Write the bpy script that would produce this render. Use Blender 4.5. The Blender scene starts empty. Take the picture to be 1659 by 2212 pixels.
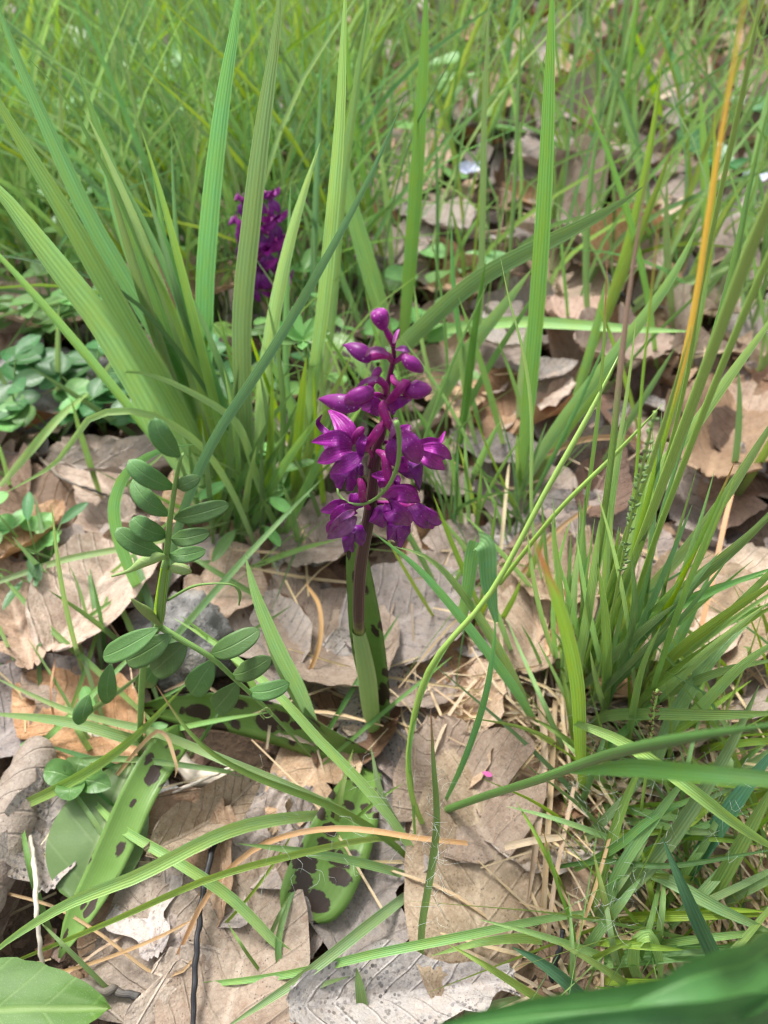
import bpy, math, random
import numpy as np
from mathutils import Vector, noise

# ------------------------------------------------------------------ camera, sky, sun, exposure
SC = bpy.context.scene
COL = SC.collection
H, PITCH, F = 0.315, math.radians(48), 740.0          # camera height, angle below the horizon, focal length in px
cam_d = bpy.data.cameras.new('camera')
cam = bpy.data.objects.new('camera', cam_d); COL.objects.link(cam)
cam.location = (0, 0, H); cam.rotation_euler = (math.pi/2 - PITCH, 0, 0)
cam_d.sensor_fit = 'VERTICAL'; cam_d.sensor_height = 36; cam_d.lens = F/1024*36
cam_d.clip_start = 0.005; cam_d.clip_end = 200
cam_d.dof.use_dof = True; cam_d.dof.focus_distance = 0.217; cam_d.dof.aperture_fstop = 15
SC.camera = cam
w = bpy.data.worlds.new('World'); SC.world = w; w.use_nodes = True
nt = w.node_tree; bg = nt.nodes['Background']
sky = nt.nodes.new('ShaderNodeTexSky'); sky.sky_type = 'NISHITA'; sky.sun_disc = False
SUN_EL, SUN_AZ = math.radians(58), math.radians(-35)
sky.sun_elevation = SUN_EL; sky.sun_rotation = SUN_AZ; sky.dust_density = 4; sky.air_density = 1.0
hs = nt.nodes.new('ShaderNodeHueSaturation'); hs.inputs['Saturation'].default_value = 0.34   # overcast: grey sky
nt.links.new(sky.outputs[0], hs.inputs['Color']); nt.links.new(hs.outputs[0], bg.inputs[0])
bg.inputs[1].default_value = 0.10
sun_d = bpy.data.lights.new('sun', 'SUN'); sun_d.energy = 1.5; sun_d.angle = math.radians(14); sun_d.color = (1, .98, .95)
sun = bpy.data.objects.new('sun', sun_d); COL.objects.link(sun)
sd = Vector((math.sin(SUN_AZ)*math.cos(SUN_EL), math.cos(SUN_AZ)*math.cos(SUN_EL), math.sin(SUN_EL)))
sun.rotation_euler = (-sd).to_track_quat('-Z', 'Y').to_euler(); sun.location = sd*5
vs = SC.view_settings; vs.view_transform = 'Standard'; vs.look = 'None'; vs.exposure = 1.65; vs.gamma = 1
SC.cycles.filter_width = 1.2; SC.cycles.max_bounces = 5; SC.cycles.diffuse_bounces = 3; SC.cycles.glossy_bounces = 2; SC.cycles.transmission_bounces = 3; SC.cycles.transparent_max_bounces = 4

# ------------------------------------------------------------------ picture point -> place
CP = Vector((0, 0, H)); FW = Vector((0, math.cos(PITCH), -math.sin(PITCH))); UP = Vector((0, math.sin(PITCH), math.cos(PITCH)))
K = 768/1659.0                                        # notes were taken on a 1659 px wide view
def ray(u, v): return FW + Vector((1, 0, 0))*((u-384)/F) + UP*((512-v)/F)
def atz(u, v, z=0.0):
    r = ray(u, v); return CP + r*((z-H)/r.z)
def aty(u, v, y, zmin=0.003):
    r = ray(u, v)
    if r.y < 1e-4: return atz(u, v, zmin)
    p = CP + r*(y/r.y)
    return p if p.z > zmin else atz(u, v, zmin)
def V(x, y): return x*K, y*K
def mpp(p): return (p-CP).dot(FW)/F                   # metres per render pixel at a place

# ------------------------------------------------------------------ materials
def new_mat(name):
    m = bpy.data.materials.new(name); m.use_nodes = True
    nt = m.node_tree; nt.nodes.clear(); return m, nt
class N:
    def __init__(s, nt): s.nt = nt
    def n(s, t, **k):
        x = s.nt.nodes.new('ShaderNode'+t)
        for a, b in k.items(): setattr(x, a, b)
        return x
    def link(s, a, b): s.nt.links.new(a, b)
    def val(s, sock, v):
        if hasattr(v, 'is_output') or isinstance(v, bpy.types.NodeSocket): s.link(v, sock)
        else: sock.default_value = v
    def math(s, op, a, b=0.0, c=0.0, clamp=False):
        x = s.n('Math', operation=op, use_clamp=clamp); s.val(x.inputs[0], a); s.val(x.inputs[1], b); s.val(x.inputs[2], c); return x.outputs[0]
    def mix(s, f, a, b):
        x = s.n('Mix', data_type='RGBA'); s.val(x.inputs[0], f)
        s.val(x.inputs[6], a if not isinstance(a, tuple) else (*a, 1)); s.val(x.inputs[7], b if not isinstance(b, tuple) else (*b, 1)); return x.outputs[2]
    def ramp(s, f, lo, hi):
        x = s.n('MapRange'); s.val(x.inputs[0], f); x.inputs[1].default_value = lo; x.inputs[2].default_value = hi; return x.outputs[0]
    def lc(s):
        a = s.n('Attribute', attribute_name='lc'); x = s.n('SeparateXYZ'); s.link(a.outputs['Vector'], x.inputs[0]); return a.outputs['Vector'], x.outputs[0], x.outputs[1], x.outputs[2]
    def comb(s, a, b, c=0.0):
        x = s.n('CombineXYZ'); s.val(x.inputs[0], a); s.val(x.inputs[1], b); s.val(x.inputs[2], c); return x.outputs[0]
    def noise(s, vec, scale, detail=3, rough=.55):
        x = s.n('TexNoise'); s.link(vec, x.inputs['Vector']); x.inputs['Scale'].default_value = scale; x.inputs['Detail'].default_value = detail; x.inputs['Roughness'].default_value = rough; return x.outputs[0]
    def vor(s, vec, scale, feature='F1'):
        x = s.n('TexVoronoi', feature=feature); s.link(vec, x.inputs['Vector']); x.inputs['Scale'].default_value = scale; return x.outputs[0]
    def objc(s): return s.n('TexCoord').outputs['Object']
    def rnd(s): return s.n('ObjectInfo').outputs['Random']
    def hsv(s, col, h=.5, sa=1.0, v=1.0):
        x = s.n('HueSaturation'); s.val(x.inputs['Hue'], h); s.val(x.inputs['Saturation'], sa); s.val(x.inputs['Value'], v); s.link(col, x.inputs['Color']); return x.outputs[0]
    def bump(s, hgt, st, dist):
        x = s.n('Bump'); x.inputs['Strength'].default_value = st; x.inputs['Distance'].default_value = dist; s.link(hgt, x.inputs['Height']); return x.outputs[0]
    def surf(s, col, rough=.5, trans=0.0, spec=.5, bump=None, tcol=None, sheen=0.0):
        p = s.n('BsdfPrincipled'); s.val(p.inputs['Base Color'], col if not isinstance(col, tuple) else (*col, 1)); s.val(p.inputs['Roughness'], rough)
        p.inputs['Specular IOR Level'].default_value = spec
        if sheen: p.inputs['Sheen Weight'].default_value = sheen
        if bump: s.link(bump, p.inputs['Normal'])
        o = s.n('OutputMaterial')
        if trans:
            t = s.n('BsdfTranslucent'); s.val(t.inputs['Color'], tcol if tcol is not None else col)
            if bump: s.link(bump, t.inputs['Normal'])
            m = s.n('MixShader'); m.inputs[0].default_value = trans
            s.link(p.outputs[0], m.inputs[1]); s.link(t.outputs[0], m.inputs[2]); s.link(m.outputs[0], o.inputs[0])
        else: s.link(p.outputs[0], o.inputs[0])

def grass_mat(name, c, tip=None, base=None, tip_at=.75, rough=.42, spots=0.0, trans=.38, var=.2, midrib=.25):
    m, nt = new_mat(name); g = N(nt)
    vec, u, v, r = g.lc()
    ob = g.rnd(); rr = g.math('FRACT', g.math('ADD', r, ob))
    vein = g.math('MULTIPLY_ADD', g.math('SINE', g.math('MULTIPLY', u, 17.0)), .5, .5)
    au = g.math('ABSOLUTE', u)
    col = g.mix(g.math('MULTIPLY', vein, .45), tuple(x*.88 for x in c), tuple(min(1, x*1.45+.015) for x in c))
    col = g.mix(g.math('MULTIPLY', g.ramp(au, .86, 1.0), .5), col, tuple(min(1, x*1.5+.06) for x in c))
    col = g.mix(g.math('MULTIPLY', g.ramp(au, .16, .0), midrib), col, tuple(min(1, x*1.7+.02) for x in c))
    blot = g.noise(g.comb(g.math('MULTIPLY', u, .8), g.math('MULTIPLY', v, 9), g.math('MULTIPLY', rr, 30)), 1.6, 3)
    col = g.mix(g.ramp(blot, .35, .75), col, tuple(x*y for x, y in zip(c, (1.25, 1.05, .8))))
    if base: col = g.mix(g.ramp(v, .35, .0), col, base)
    if tip: col = g.mix(g.ramp(g.math('ADD', v, g.math('MULTIPLY', g.math('SUBTRACT', blot, .5), .12)), tip_at, min(1, tip_at+.1)), col, tip)
    if spots:
        sp = g.vor(g.comb(g.math('MULTIPLY', u, 1.2), g.math('MULTIPLY', v, 22), g.math('MULTIPLY', rr, 50)), 2.2)
        col = g.mix(g.math('MULTIPLY', g.ramp(sp, .16, .08), spots), col, (.25, .12, .04))
    col = g.hsv(col, g.math('MULTIPLY_ADD', rr, .03, .49), g.math('MULTIPLY_ADD', g.math('FRACT', g.math('MULTIPLY', rr, 7.3)), .22, .84), g.math('MULTIPLY_ADD', g.math('FRACT', g.math('MULTIPLY', rr, 3.7)), var*2, 1-var))
    tc = g.hsv(col, .485, 1.1, 1.25)
    b = g.bump(vein, .35, .0003)
    g.surf(col, g.math('MULTIPLY_ADD', blot, .2, rough-.06), trans, .36, b, tc)
    return m
G = {
 'mid':   grass_mat('grass_green', (.15, .285, .085), base=(.26, .38, .12)),
 'blue':  grass_mat('grass_bluegreen', (.13, .29, .11), base=(.2, .35, .11), rough=.48),
 'light': grass_mat('grass_light', (.24, .42, .14), base=(.32, .47, .2)),
 'dark':  grass_mat('grass_dark', (.07, .175, .045), rough=.38),
 'yell':  grass_mat('grass_yellow_green', (.2, .33, .045), base=(.3, .36, .1), midrib=.5),
 'tip':   grass_mat('grass_brown_tip', (.14, .27, .05), tip=(.3, .16, .06), tip_at=.86, spots=.5),
 'ptip':  grass_mat('grass_purple_tip', (.1, .18, .06), tip=(.21, .16, .12), tip_at=.68, spots=.3),
 'gold':  grass_mat('grass_gold_tip', (.17, .3, .04), tip=(.5, .34, .07), tip_at=.56, spots=.6, var=.15),
 'dry':   grass_mat('straw', (.5, .4, .27), rough=.6, trans=.2, midrib=.1, var=.3),
 'odry':  grass_mat('orange_straw', (.5, .3, .14), rough=.55, trans=.25, midrib=.1, var=.25),
 'deep':  grass_mat('grass_deep_blue', (.06, .17, .085), rough=.4),
}
def stem_mat(name, c, c2=None, a=.3, b=.6, rough=.4, stripes=0.0):
    m, nt = new_mat(name); g = N(nt); vec, u, v, r = g.lc()
    n = g.noise(g.objc(), 400, 3)
    col = g.mix(n, c, tuple(x*1.3 for x in c))
    if c2: col = g.mix(g.ramp(g.math('ADD', v, g.math('MULTIPLY', g.math('SUBTRACT', n, .5), .1)), a, b), col, c2)
    st = g.math('MULTIPLY_ADD', g.math('SINE', g.math('MULTIPLY', u, 40.0)), .5, .5)
    if stripes: col = g.mix(g.math('MULTIPLY', st, stripes), col, tuple(x*1.8 for x in (c2 or c)))
    g.surf(col, rough, .0, .45, g.bump(st, .3, .0002)); return m
M = {}
M['stem'] = stem_mat('orchid_stem', (.27, .36, .06), (.05, .018, .022), .39, .54, .38, .25)
M['stem_up'] = stem_mat('orchid_upper_stem', (.05, .016, .022), (.09, .012, .05), .2, .9, .38, .25)
M['sheath'] = stem_mat('orchid_sheath', (.25, .37, .1), (.2, .31, .1), .3, 1, .45, .12)
M['vstem'] = stem_mat('vetch_stem', (.14, .25, .06), None, rough=.5, stripes=.2)
M['reed'] = stem_mat('grass_stem', (.24, .38, .06), (.28, .42, .1), .3, .9, .38, .2)
M['reedd'] = stem_mat('dark_grass_stem', (.09, .2, .04), (.06, .14, .035), .3, .9, .4, .2)
M['twig_dark'] = stem_mat('black_twig', (.012, .012, .014), None, rough=.5, stripes=.4)
M['twig_grey'] = stem_mat('grey_twig', (.27, .22, .16), (.06, .055, .05), .2, .9, .7, .3)
M['twig_pale'] = stem_mat('pale_twig', (.48, .42, .34), None, rough=.7, stripes=.2)
def petal_mat(name, c, light, lf=.35, rough=.42):
    m, nt = new_mat(name); g = N(nt); vec, u, v, r = g.lc()
    n = g.noise(g.objc(), 260, 4); n2 = g.noise(g.objc(), 1400, 2)
    vein = g.math('MULTIPLY_ADD', g.math('SINE', g.math('MULTIPLY', u, 17.0)), .5, .5)
    col = g.mix(g.ramp(n, .3, .75), tuple(x*.7 for x in c), tuple(x*1.45 for x in c))
    col = g.mix(g.math('MULTIPLY', g.ramp(v, .5, .0), lf), col, light)
    col = g.mix(g.math('MULTIPLY', g.ramp(vein, .75, 1), .35), col, tuple(x*.55 for x in c))
    col = g.mix(g.ramp(n2, .68, .74), col, (.6, .4, .6))
    col = g.hsv(col, g.math('MULTIPLY_ADD', g.rnd(), .03, .485), 1.0, g.math('MULTIPLY_ADD', g.rnd(), .4, .8))
    g.surf(col, rough, .22, .4, g.bump(g.math('ADD', vein, g.math('MULTIPLY', n2, .5)), .3, .0002), g.hsv(col, .5, 1, 1.3)); return m
M['petal'] = petal_mat('purple_petal', (.30, .011, .27), (.52, .11, .5))
M['lip'] = petal_mat('deep_purple_lip', (.19, .006, .215), (.5, .19, .52), .32)
M['spur'] = petal_mat('magenta_spur', (.31, .016, .2), (.19, .012, .14), .6)
M['bud'] = petal_mat('purple_bud', (.23, .012, .2), (.3, .035, .27))
M['bract'] = petal_mat('pale_lilac_bract', (.36, .09, .34), (.5, .28, .34), .5)
def spotted_mat(name, dens, lo):
    m, nt = new_mat(name); g = N(nt); vec, u, v, r = g.lc()
    vein = g.math('MULTIPLY_ADD', g.math('SINE', g.math('MULTIPLY', u, 40.0)), .5, .5)
    n = g.noise(g.objc(), 120, 4)
    col = g.mix(n, (.115, .235, .035), (.2, .335, .085))
    col = g.mix(g.math('MULTIPLY', vein, .12), col, (.24, .36, .1))
    n4 = g.noise(g.objc(), 420, 3)
    q = g.comb(g.math('MULTIPLY_ADD', n4, .35, g.math('MULTIPLY', u, 1.15)), g.math('MULTIPLY_ADD', n4, .45, g.math('MULTIPLY', v, dens)), g.math('MULTIPLY', r, 40))
    vn = g.n('TexVoronoi'); g.link(q, vn.inputs['Vector']); vn.inputs['Scale'].default_value = 1.1; sz = g.n('SeparateColor'); g.link(vn.outputs['Color'], sz.inputs[0])
    th = g.math('MULTIPLY_ADD', sz.outputs[0], .48, lo)
    mk = g.ramp(g.math('SUBTRACT', vn.outputs[0], th), .03, -.03)
    col = g.mix(g.math('MULTIPLY', mk, .95), col, (.045, .02, .022))
    g.surf(col, .38, .2, .5, g.bump(g.math('ADD', g.math('MULTIPLY', vein, .3), n4), .25, .0003), g.hsv(col, .49, 1.1, 1.2)); return m
M['spot'] = spotted_mat('spotted_orchid_leaf', 9.5, .16); M['spotf'] = spotted_mat('sparsely_spotted_orchid_leaf', 10, .05)
def broad_mat(name, c, vc, rough=.42, nv=7, trans=.25, fuzz=0.0):
    m, nt = new_mat(name); g = N(nt); vec, u, v, r = g.lc()
    au = g.math('ABSOLUTE', u); n = g.noise(g.objc(), 150, 4)
    ph = g.math('SUBTRACT', g.math('MULTIPLY', v, nv), g.math('MULTIPLY', au, nv*.22))
    lat = g.math('ABSOLUTE', g.math('SUBTRACT', g.math('FRACT', ph), .5))
    lv = g.ramp(lat, .07, .0); mr = g.ramp(au, .09, .02)
    vein = g.math('MAXIMUM', g.math('MULTIPLY', lv, .35), mr)
    col = g.mix(n, tuple(x*.8 for x in c), tuple(x*1.25 for x in c))
    col = g.mix(g.math('MULTIPLY', vein, .65), col, vc)
    if fuzz: col = g.mix(g.math('MULTIPLY', g.ramp(g.noise(g.objc(), 2600, 2), .6, .75), fuzz), col, (.4, .5, .35))
    col = g.hsv(col, g.math('MULTIPLY_ADD', g.rnd(), .03, .485), .95, g.math('MULTIPLY_ADD', g.rnd(), .5, .75))
    h = g.math('ADD', g.math('MULTIPLY', g.noise(g.objc(), 900, 3), .4), g.math('MULTIPLY', vein, -1))
    g.surf(col, rough, trans, .45, g.bump(h, .5, .0003), g.hsv(col, .49, 1.1, 1.3)); return m
M['vetch'] = broad_mat('vetch_leaflet', (.095, .215, .05), (.18, .32, .1), .5, 12, .2, .28)
M['forb'] = broad_mat('forb_leaf', (.15, .34, .08), (.24, .43, .15), .45, 6)
M['forbd'] = broad_mat('dark_forb_leaf', (.05, .165, .042), (.12, .25, .09), .42, 6)
M['round'] = broad_mat('pale_round_leaf', (.12, .22, .06), (.26, .36, .14), .45, 4)
M['broad'] = broad_mat('broad_green_leaf', (.075, .2, .02), (.22, .38, .08), .55, 5, .25, .35)
M['neard'] = broad_mat('deep_green_leaf', (.055, .15, .03), (.12, .27, .05), .5, 9)
M['seed'] = broad_mat('seedling_leaf', (.085, .21, .04), (.17, .32, .09), .4, 7)
M['cal'] = broad_mat('calyx', (.25, .34, .1), (.4, .4, .2), .5, 3)
def dead_mat(name, cols, speck=.25, dark=.3, nv=9, grey=0.0):
    m, nt = new_mat(name); g = N(nt); vec, u, v, r = g.lc()
    ob = g.rnd(); au = g.math('ABSOLUTE', u)
    off = g.n('VectorMath', operation='ADD'); g.link(g.objc(), off.inputs[0]); g.link(g.comb(g.math('MULTIPLY', ob, 9), g.math('MULTIPLY', r, 13), ob), off.inputs[1]); P = off.outputs[0]
    n1 = g.noise(P, 45, 5, .6); n2 = g.noise(P, 300, 4, .6); n3 = g.noise(P, 900, 2)
    col = g.mix(g.ramp(n1, .3, .7), cols[0], cols[1])
    col = g.mix(g.math('MULTIPLY', g.ramp(n2, .45, .7), .6), col, cols[2])
    ph = g.math('SUBTRACT', g.math('MULTIPLY', v, nv), g.math('MULTIPLY', au, nv*.3))
    lat = g.math('ABSOLUTE', g.math('SUBTRACT', g.math('FRACT', ph), .5))
    lv = g.ramp(lat, .09, .0); mr = g.ramp(au, .07, .015)
    net = g.ramp(g.vor(P, 420, 'DISTANCE_TO_EDGE'), .09, .0)
    col = g.mix(g.math('MULTIPLY', g.math('MAXIMUM', lv, mr), .5), col, tuple(min(1, x*1.3) for x in cols[1]))
    col = g.mix(g.math('MULTIPLY', net, .3), col, tuple(x*.5 for x in cols[0]))
    col = g.mix(g.math('MULTIPLY', g.ramp(g.noise(P, 28, 3), .58, .72), dark), col, (.1, .05, .025))
    vs_ = g.vor(P, 330 if speck < .9 else 520); big = g.ramp(g.noise(P, 60, 2), .35, .6)
    col = g.mix(g.math('MULTIPLY', g.math('MULTIPLY', g.ramp(vs_, .3 if speck < .9 else .42, .2 if speck < .9 else .3), big), speck), col, (.035, .03, .03))
    col = g.mix(g.math('MULTIPLY', g.math('MULTIPLY', g.ramp(g.vor(P, 750), .26, .16), g.ramp(g.noise(P, 110, 2), .42, .6)), .75), col, (.09, .055, .035))
    col = g.mix(g.math('MULTIPLY', g.ramp(g.noise(P, 130, 4, .7), .5, .68), .4), col, (.24, .14, .08))
    col = g.mix(g.math('MULTIPLY', g.ramp(n3, .55, .75), .3), col, tuple(min(1, x*1.5) for x in cols[1]))
    if grey: col = g.mix(g.math('MULTIPLY', g.ramp(n2, .4, .62), grey), col, (.42, .42, .45))
    rr = g.math('FRACT', g.math('ADD', ob, r))
    col = g.hsv(col, g.math('MULTIPLY_ADD', rr, .02, .49), g.math('MULTIPLY_ADD', g.math('FRACT', g.math('MULTIPLY', rr, 5.1)), .4, .72), g.math('MULTIPLY_ADD', g.math('FRACT', g.math('MULTIPLY', rr, 3.3)), .48, .58))
    h = g.math('ADD', g.math('MULTIPLY', n2, .6), g.math('ADD', g.math('MULTIPLY', n3, .35), g.math('MULTIPLY', g.math('MAXIMUM', lv, mr), .5)))
    g.surf(col, .62, .12, .35, g.bump(h, 1.0, .0009), g.hsv(col, .49, 1.2, 1.1)); return m
D = {
 'beige': dead_mat('dead_leaf_beige', ((.47, .345, .245), (.58, .455, .345), (.36, .24, .155))),
 'tan':   dead_mat('dead_leaf_tan', ((.5, .33, .2), (.58, .44, .31), (.38, .2, .1)), .2),
 'brown': dead_mat('dead_leaf_brown', ((.2, .11, .06), (.3, .19, .12), (.12, .06, .03)), .25),
 'orange':dead_mat('dead_leaf_orange', ((.4, .22, .12), (.5, .33, .21), (.3, .14, .07)), .2),
 'grey':  dead_mat('dead_leaf_grey', ((.4, .315, .25), (.5, .42, .36), (.28, .2, .15)), .5, .3, 8, .2),
 'speck': dead_mat('dead_leaf_speckled', ((.37, .31, .26), (.44, .385, .34), (.3, .23, .18)), .95, .15, 8, .25),
}
def soil_mat():
    m, nt = new_mat('soil'); g = N(nt); P = g.objc()
    n = g.noise(P, 60, 6, .65); n2 = g.noise(P, 500, 4, .6)
    col = g.mix(g.ramp(n, .3, .7), (.03, .02, .013), (.11, .075, .05)); col = g.mix(g.math('MULTIPLY', g.ramp(n2, .5, .72), .5), col, (.2, .14, .09))
    g.surf(col, .9, 0, .2, g.bump(g.math('ADD', n2, n), .9, .003)); return m
M['soil'] = soil_mat()
def stone_mat():
    m, nt = new_mat('grey_stone'); g = N(nt); P = g.objc()
    n = g.noise(P, 90, 6, .65); n2 = g.noise(P, 700, 4, .6)
    col = g.mix(g.ramp(n, .35, .65), (.2, .19, .18), (.4, .38, .36)); col = g.mix(g.math('MULTIPLY', g.ramp(n2, .5, .66), .6), col, (.16, .15, .15)); col = g.mix(g.math('MULTIPLY', g.ramp(g.noise(P, 35, 3), .55, .7), .5), col, (.4, .33, .24))
    g.surf(col, .85, 0, .25, g.bump(g.math('ADD', n2, n), 1.0, .002)); return m
M['stone'] = stone_mat()
def plain(name, c, rough=.5, trans=.2):
    m, nt = new_mat(name); g = N(nt); n = g.noise(g.objc(), 300, 3)
    g.surf(g.mix(n, tuple(x*.75 for x in c), c), rough, trans, .4); return m
M['hair'] = plain('white_hair', (.75, .8, .72), .4, .3)
M['paleblue'] = plain('pale_blue_petal', (.62, .66, .8), .5)
M['spike'] = plain('green_spikelet', (.22, .34, .12), .5)
M['spikeb'] = plain('brown_spikelet', (.14, .11, .04), .5)
M['pink'] = plain('pink_petal_scrap', (.6, .12, .36), .5)

# ------------------------------------------------------------------ mesh helpers
RNG = random.Random(7)
def link(name, me, mat, parent=None, loc=None):
    o = bpy.data.objects.new(name, me); COL.objects.link(o)
    if me is not None and mat is not None and not me.materials: me.materials.append(mat)
    if parent is not None: o.parent = parent
    if loc is not None: o.location = loc
    return o
def tag(o, label=None, cat=None, group=None, kind=None):
    for k, v in (('label', label), ('category', cat), ('group', group), ('kind', kind)):
        if v: o[k] = v
    return o
def thing(name, loc, label, cat, group=None):
    o = bpy.data.objects.new(name, None); COL.objects.link(o); o.location = loc; o.empty_display_size = .01
    return tag(o, label, cat, group)
class MB:
    def __init__(s): s.v = []; s.f = []; s.l = []
    def add(s, v, f, l):
        b = len(s.v); s.v += v; s.l += l; s.f += [tuple(i+b for i in q) for q in f]
    def mesh(s, name, org=Vector((0, 0, 0)), smooth=True):
        me = bpy.data.meshes.new(name)
        me.from_pydata([(p[0]-org[0], p[1]-org[1], p[2]-org[2]) for p in s.v], [], s.f)
        a = me.attributes.new('lc', 'FLOAT_VECTOR', 'POINT'); a.data.foreach_set('vector', np.array(s.l, dtype=np.float32).ravel())
        if smooth: me.polygons.foreach_set('use_smooth', [True]*len(me.polygons))
        return me
def spline(pts, n):
    """Catmull-Rom through rows of any width, n+1 samples spaced by length of the first three columns."""
    P = np.array([list(p) for p in pts], float)
    if len(P) == 2: t = np.linspace(0, 1, n+1)[:, None]; return P[0]*(1-t)+P[1]*t
    d = np.r_[0, np.cumsum(np.sqrt(((P[1:, :3]-P[:-1, :3])**2).sum(1))+1e-9)]
    E = np.vstack([2*P[0]-P[1], P, 2*P[-1]-P[-2]]); q = np.linspace(0, d[-1], n+1)
    i = np.clip(np.searchsorted(d, q)-1, 0, len(P)-2); t = ((q-d[i])/(d[i+1]-d[i]))[:, None]
    a, b, c, e = E[i], E[i+1], E[i+2], E[i+3]
    return .5*((2*b)+(-a+c)*t+(2*a-5*b+4*c-e)*t*t+(-a+3*b-3*c+e)*t**3)
def nrm(a): return a/(np.linalg.norm(a)+1e-12)
def ribbon(mb, pts, wid, n=14, nc=4, bow=.15, face=None, twist=0.0, r=0.0, wave=0.0, thick=0.0):
    """pts: 3D points; wid: widths (m) at the points; face: surface direction at start (default towards the viewer's side)."""
    S = spline([(*p, q) for p, q in zip(pts, wid)], n); C = S[:, :3]; W = np.maximum(S[:, 3], 1e-5)
    def unit(A): return A/(np.sqrt((A*A).sum(1))[:, None]+1e-12)
    T = unit(np.gradient(C, axis=0)); FC = unit(np.array(CP)-C) if face is None else np.repeat(np.array([face], float), n+1, 0)
    c = np.cross(T, FC); bad = (c*c).sum(1) < 1e-6; c[bad] = (1, 0, 0); c = unit(c); nn = unit(np.cross(c, T))
    a = np.linspace(twist[0], twist[1], n+1) if isinstance(twist, tuple) else np.full(n+1, twist)
    ca, sa = np.cos(a)[:, None], np.sin(a)[:, None]; c, nn = c*ca+nn*sa, nn*ca-c*sa
    U = np.linspace(-1, 1, nc+1); I = np.arange(n+1)[:, None]; J = np.arange(nc+1)[None, :]
    hh = bow*W[:, None]*(U[None, :]**2-.4)+wave*W[:, None]*np.sin(I*1.1+J*2.1+r*30)
    Q = C[:, None, :]+c[:, None, :]*(U[None, :, None]*W[:, None, None]*.5)+nn[:, None, :]*hh[:, :, None]
    v = [tuple(p) for p in Q.reshape(-1, 3).tolist()]; l = [(u, i/n, r) for i in range(n+1) for u in U.tolist()]; f = []
    bk = [tuple(p) for p in (Q-nn[:, None, :]*(thick*(1-.7*np.abs(U)))[None, :, None]).reshape(-1, 3).tolist()] if thick else []
    for i in range(n):
        for j in range(nc):
            a = i*(nc+1)+j; f.append((a, a+1, a+nc+2, a+nc+1))
    if thick:
        N0 = len(v); v += bk; l += list(l); f += [tuple(N0+q for q in reversed(x)) for x in f]
        m = nc+1
        edge = [j for j in range(m)]+[i*m+nc for i in range(1, n+1)]+[n*m+j for j in range(nc-1, -1, -1)]+[i*m for i in range(n-1, 0, -1)]
        for a, b in zip(edge, edge[1:]+edge[:1]): f.append((b, a, a+N0, b+N0))
    mb.add(v, f, l)
def tube(mb, pts, rad, n=14, ns=8, r=0.0, ridge=0.0, flat=1.0):
    S = spline([(*p, q) for p, q in zip(pts, rad)], n); C = S[:, :3]; R = np.maximum(S[:, 3], 1e-5)
    T = np.gradient(C, axis=0); v = []; l = []; f = []; up = np.array((.3, -1., .2))
    for i in range(n+1):
        t = nrm(T[i]); c = np.cross(t, up); c = nrm(c) if np.linalg.norm(c) > 1e-3 else np.array((1., 0, 0)); nn = nrm(np.cross(c, t)); up = nn
        for j in range(ns):
            a = 2*math.pi*j/ns; q = R[i]*(1+ridge*math.cos(3*a))
            v.append(tuple(C[i]+c*(q*math.cos(a))+nn*(q*math.sin(a)*flat))); l.append((2*abs(j/ns-.5), i/n, r))
    for i in range(n):
        for j in range(ns):
            a = i*ns+j; b = i*ns+(j+1) % ns; f.append((a, b, b+ns, a+ns))
    N0 = len(v)-ns; f.append(tuple(range(ns-1, -1, -1))); f.append(tuple(N0+j for j in range(ns)))
    mb.add(v, f, l)

# ------------------------------------------------------------------ ground
def gz(x, y): return .006*noise.noise((x*6, y*6, .3))+.003*noise.noise((x*25, y*25, 1.7))-.008
def ground():
    a = np.r_[-20, -8, -3.5, np.arange(-2, 2.001, .025), 3.5, 8, 20]; b = np.r_[-20, -8, -2, -.5, np.arange(-.2, 3.001, .025), 5, 9, 25]
    mb = MB(); n = len(a)
    v = [(x, y, gz(x, y)) for y in b for x in a]
    f = [(j*n+i, j*n+i+1, j*n+n+i+1, j*n+n+i) for j in range(len(b)-1) for i in range(n-1)]
    mb.add(v, f, [(0, 0, 0)]*len(v))
    tag(link('ground', mb.mesh('ground'), M['soil']), 'dark woodland soil under the leaf litter', kind='structure')
ground()

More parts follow.
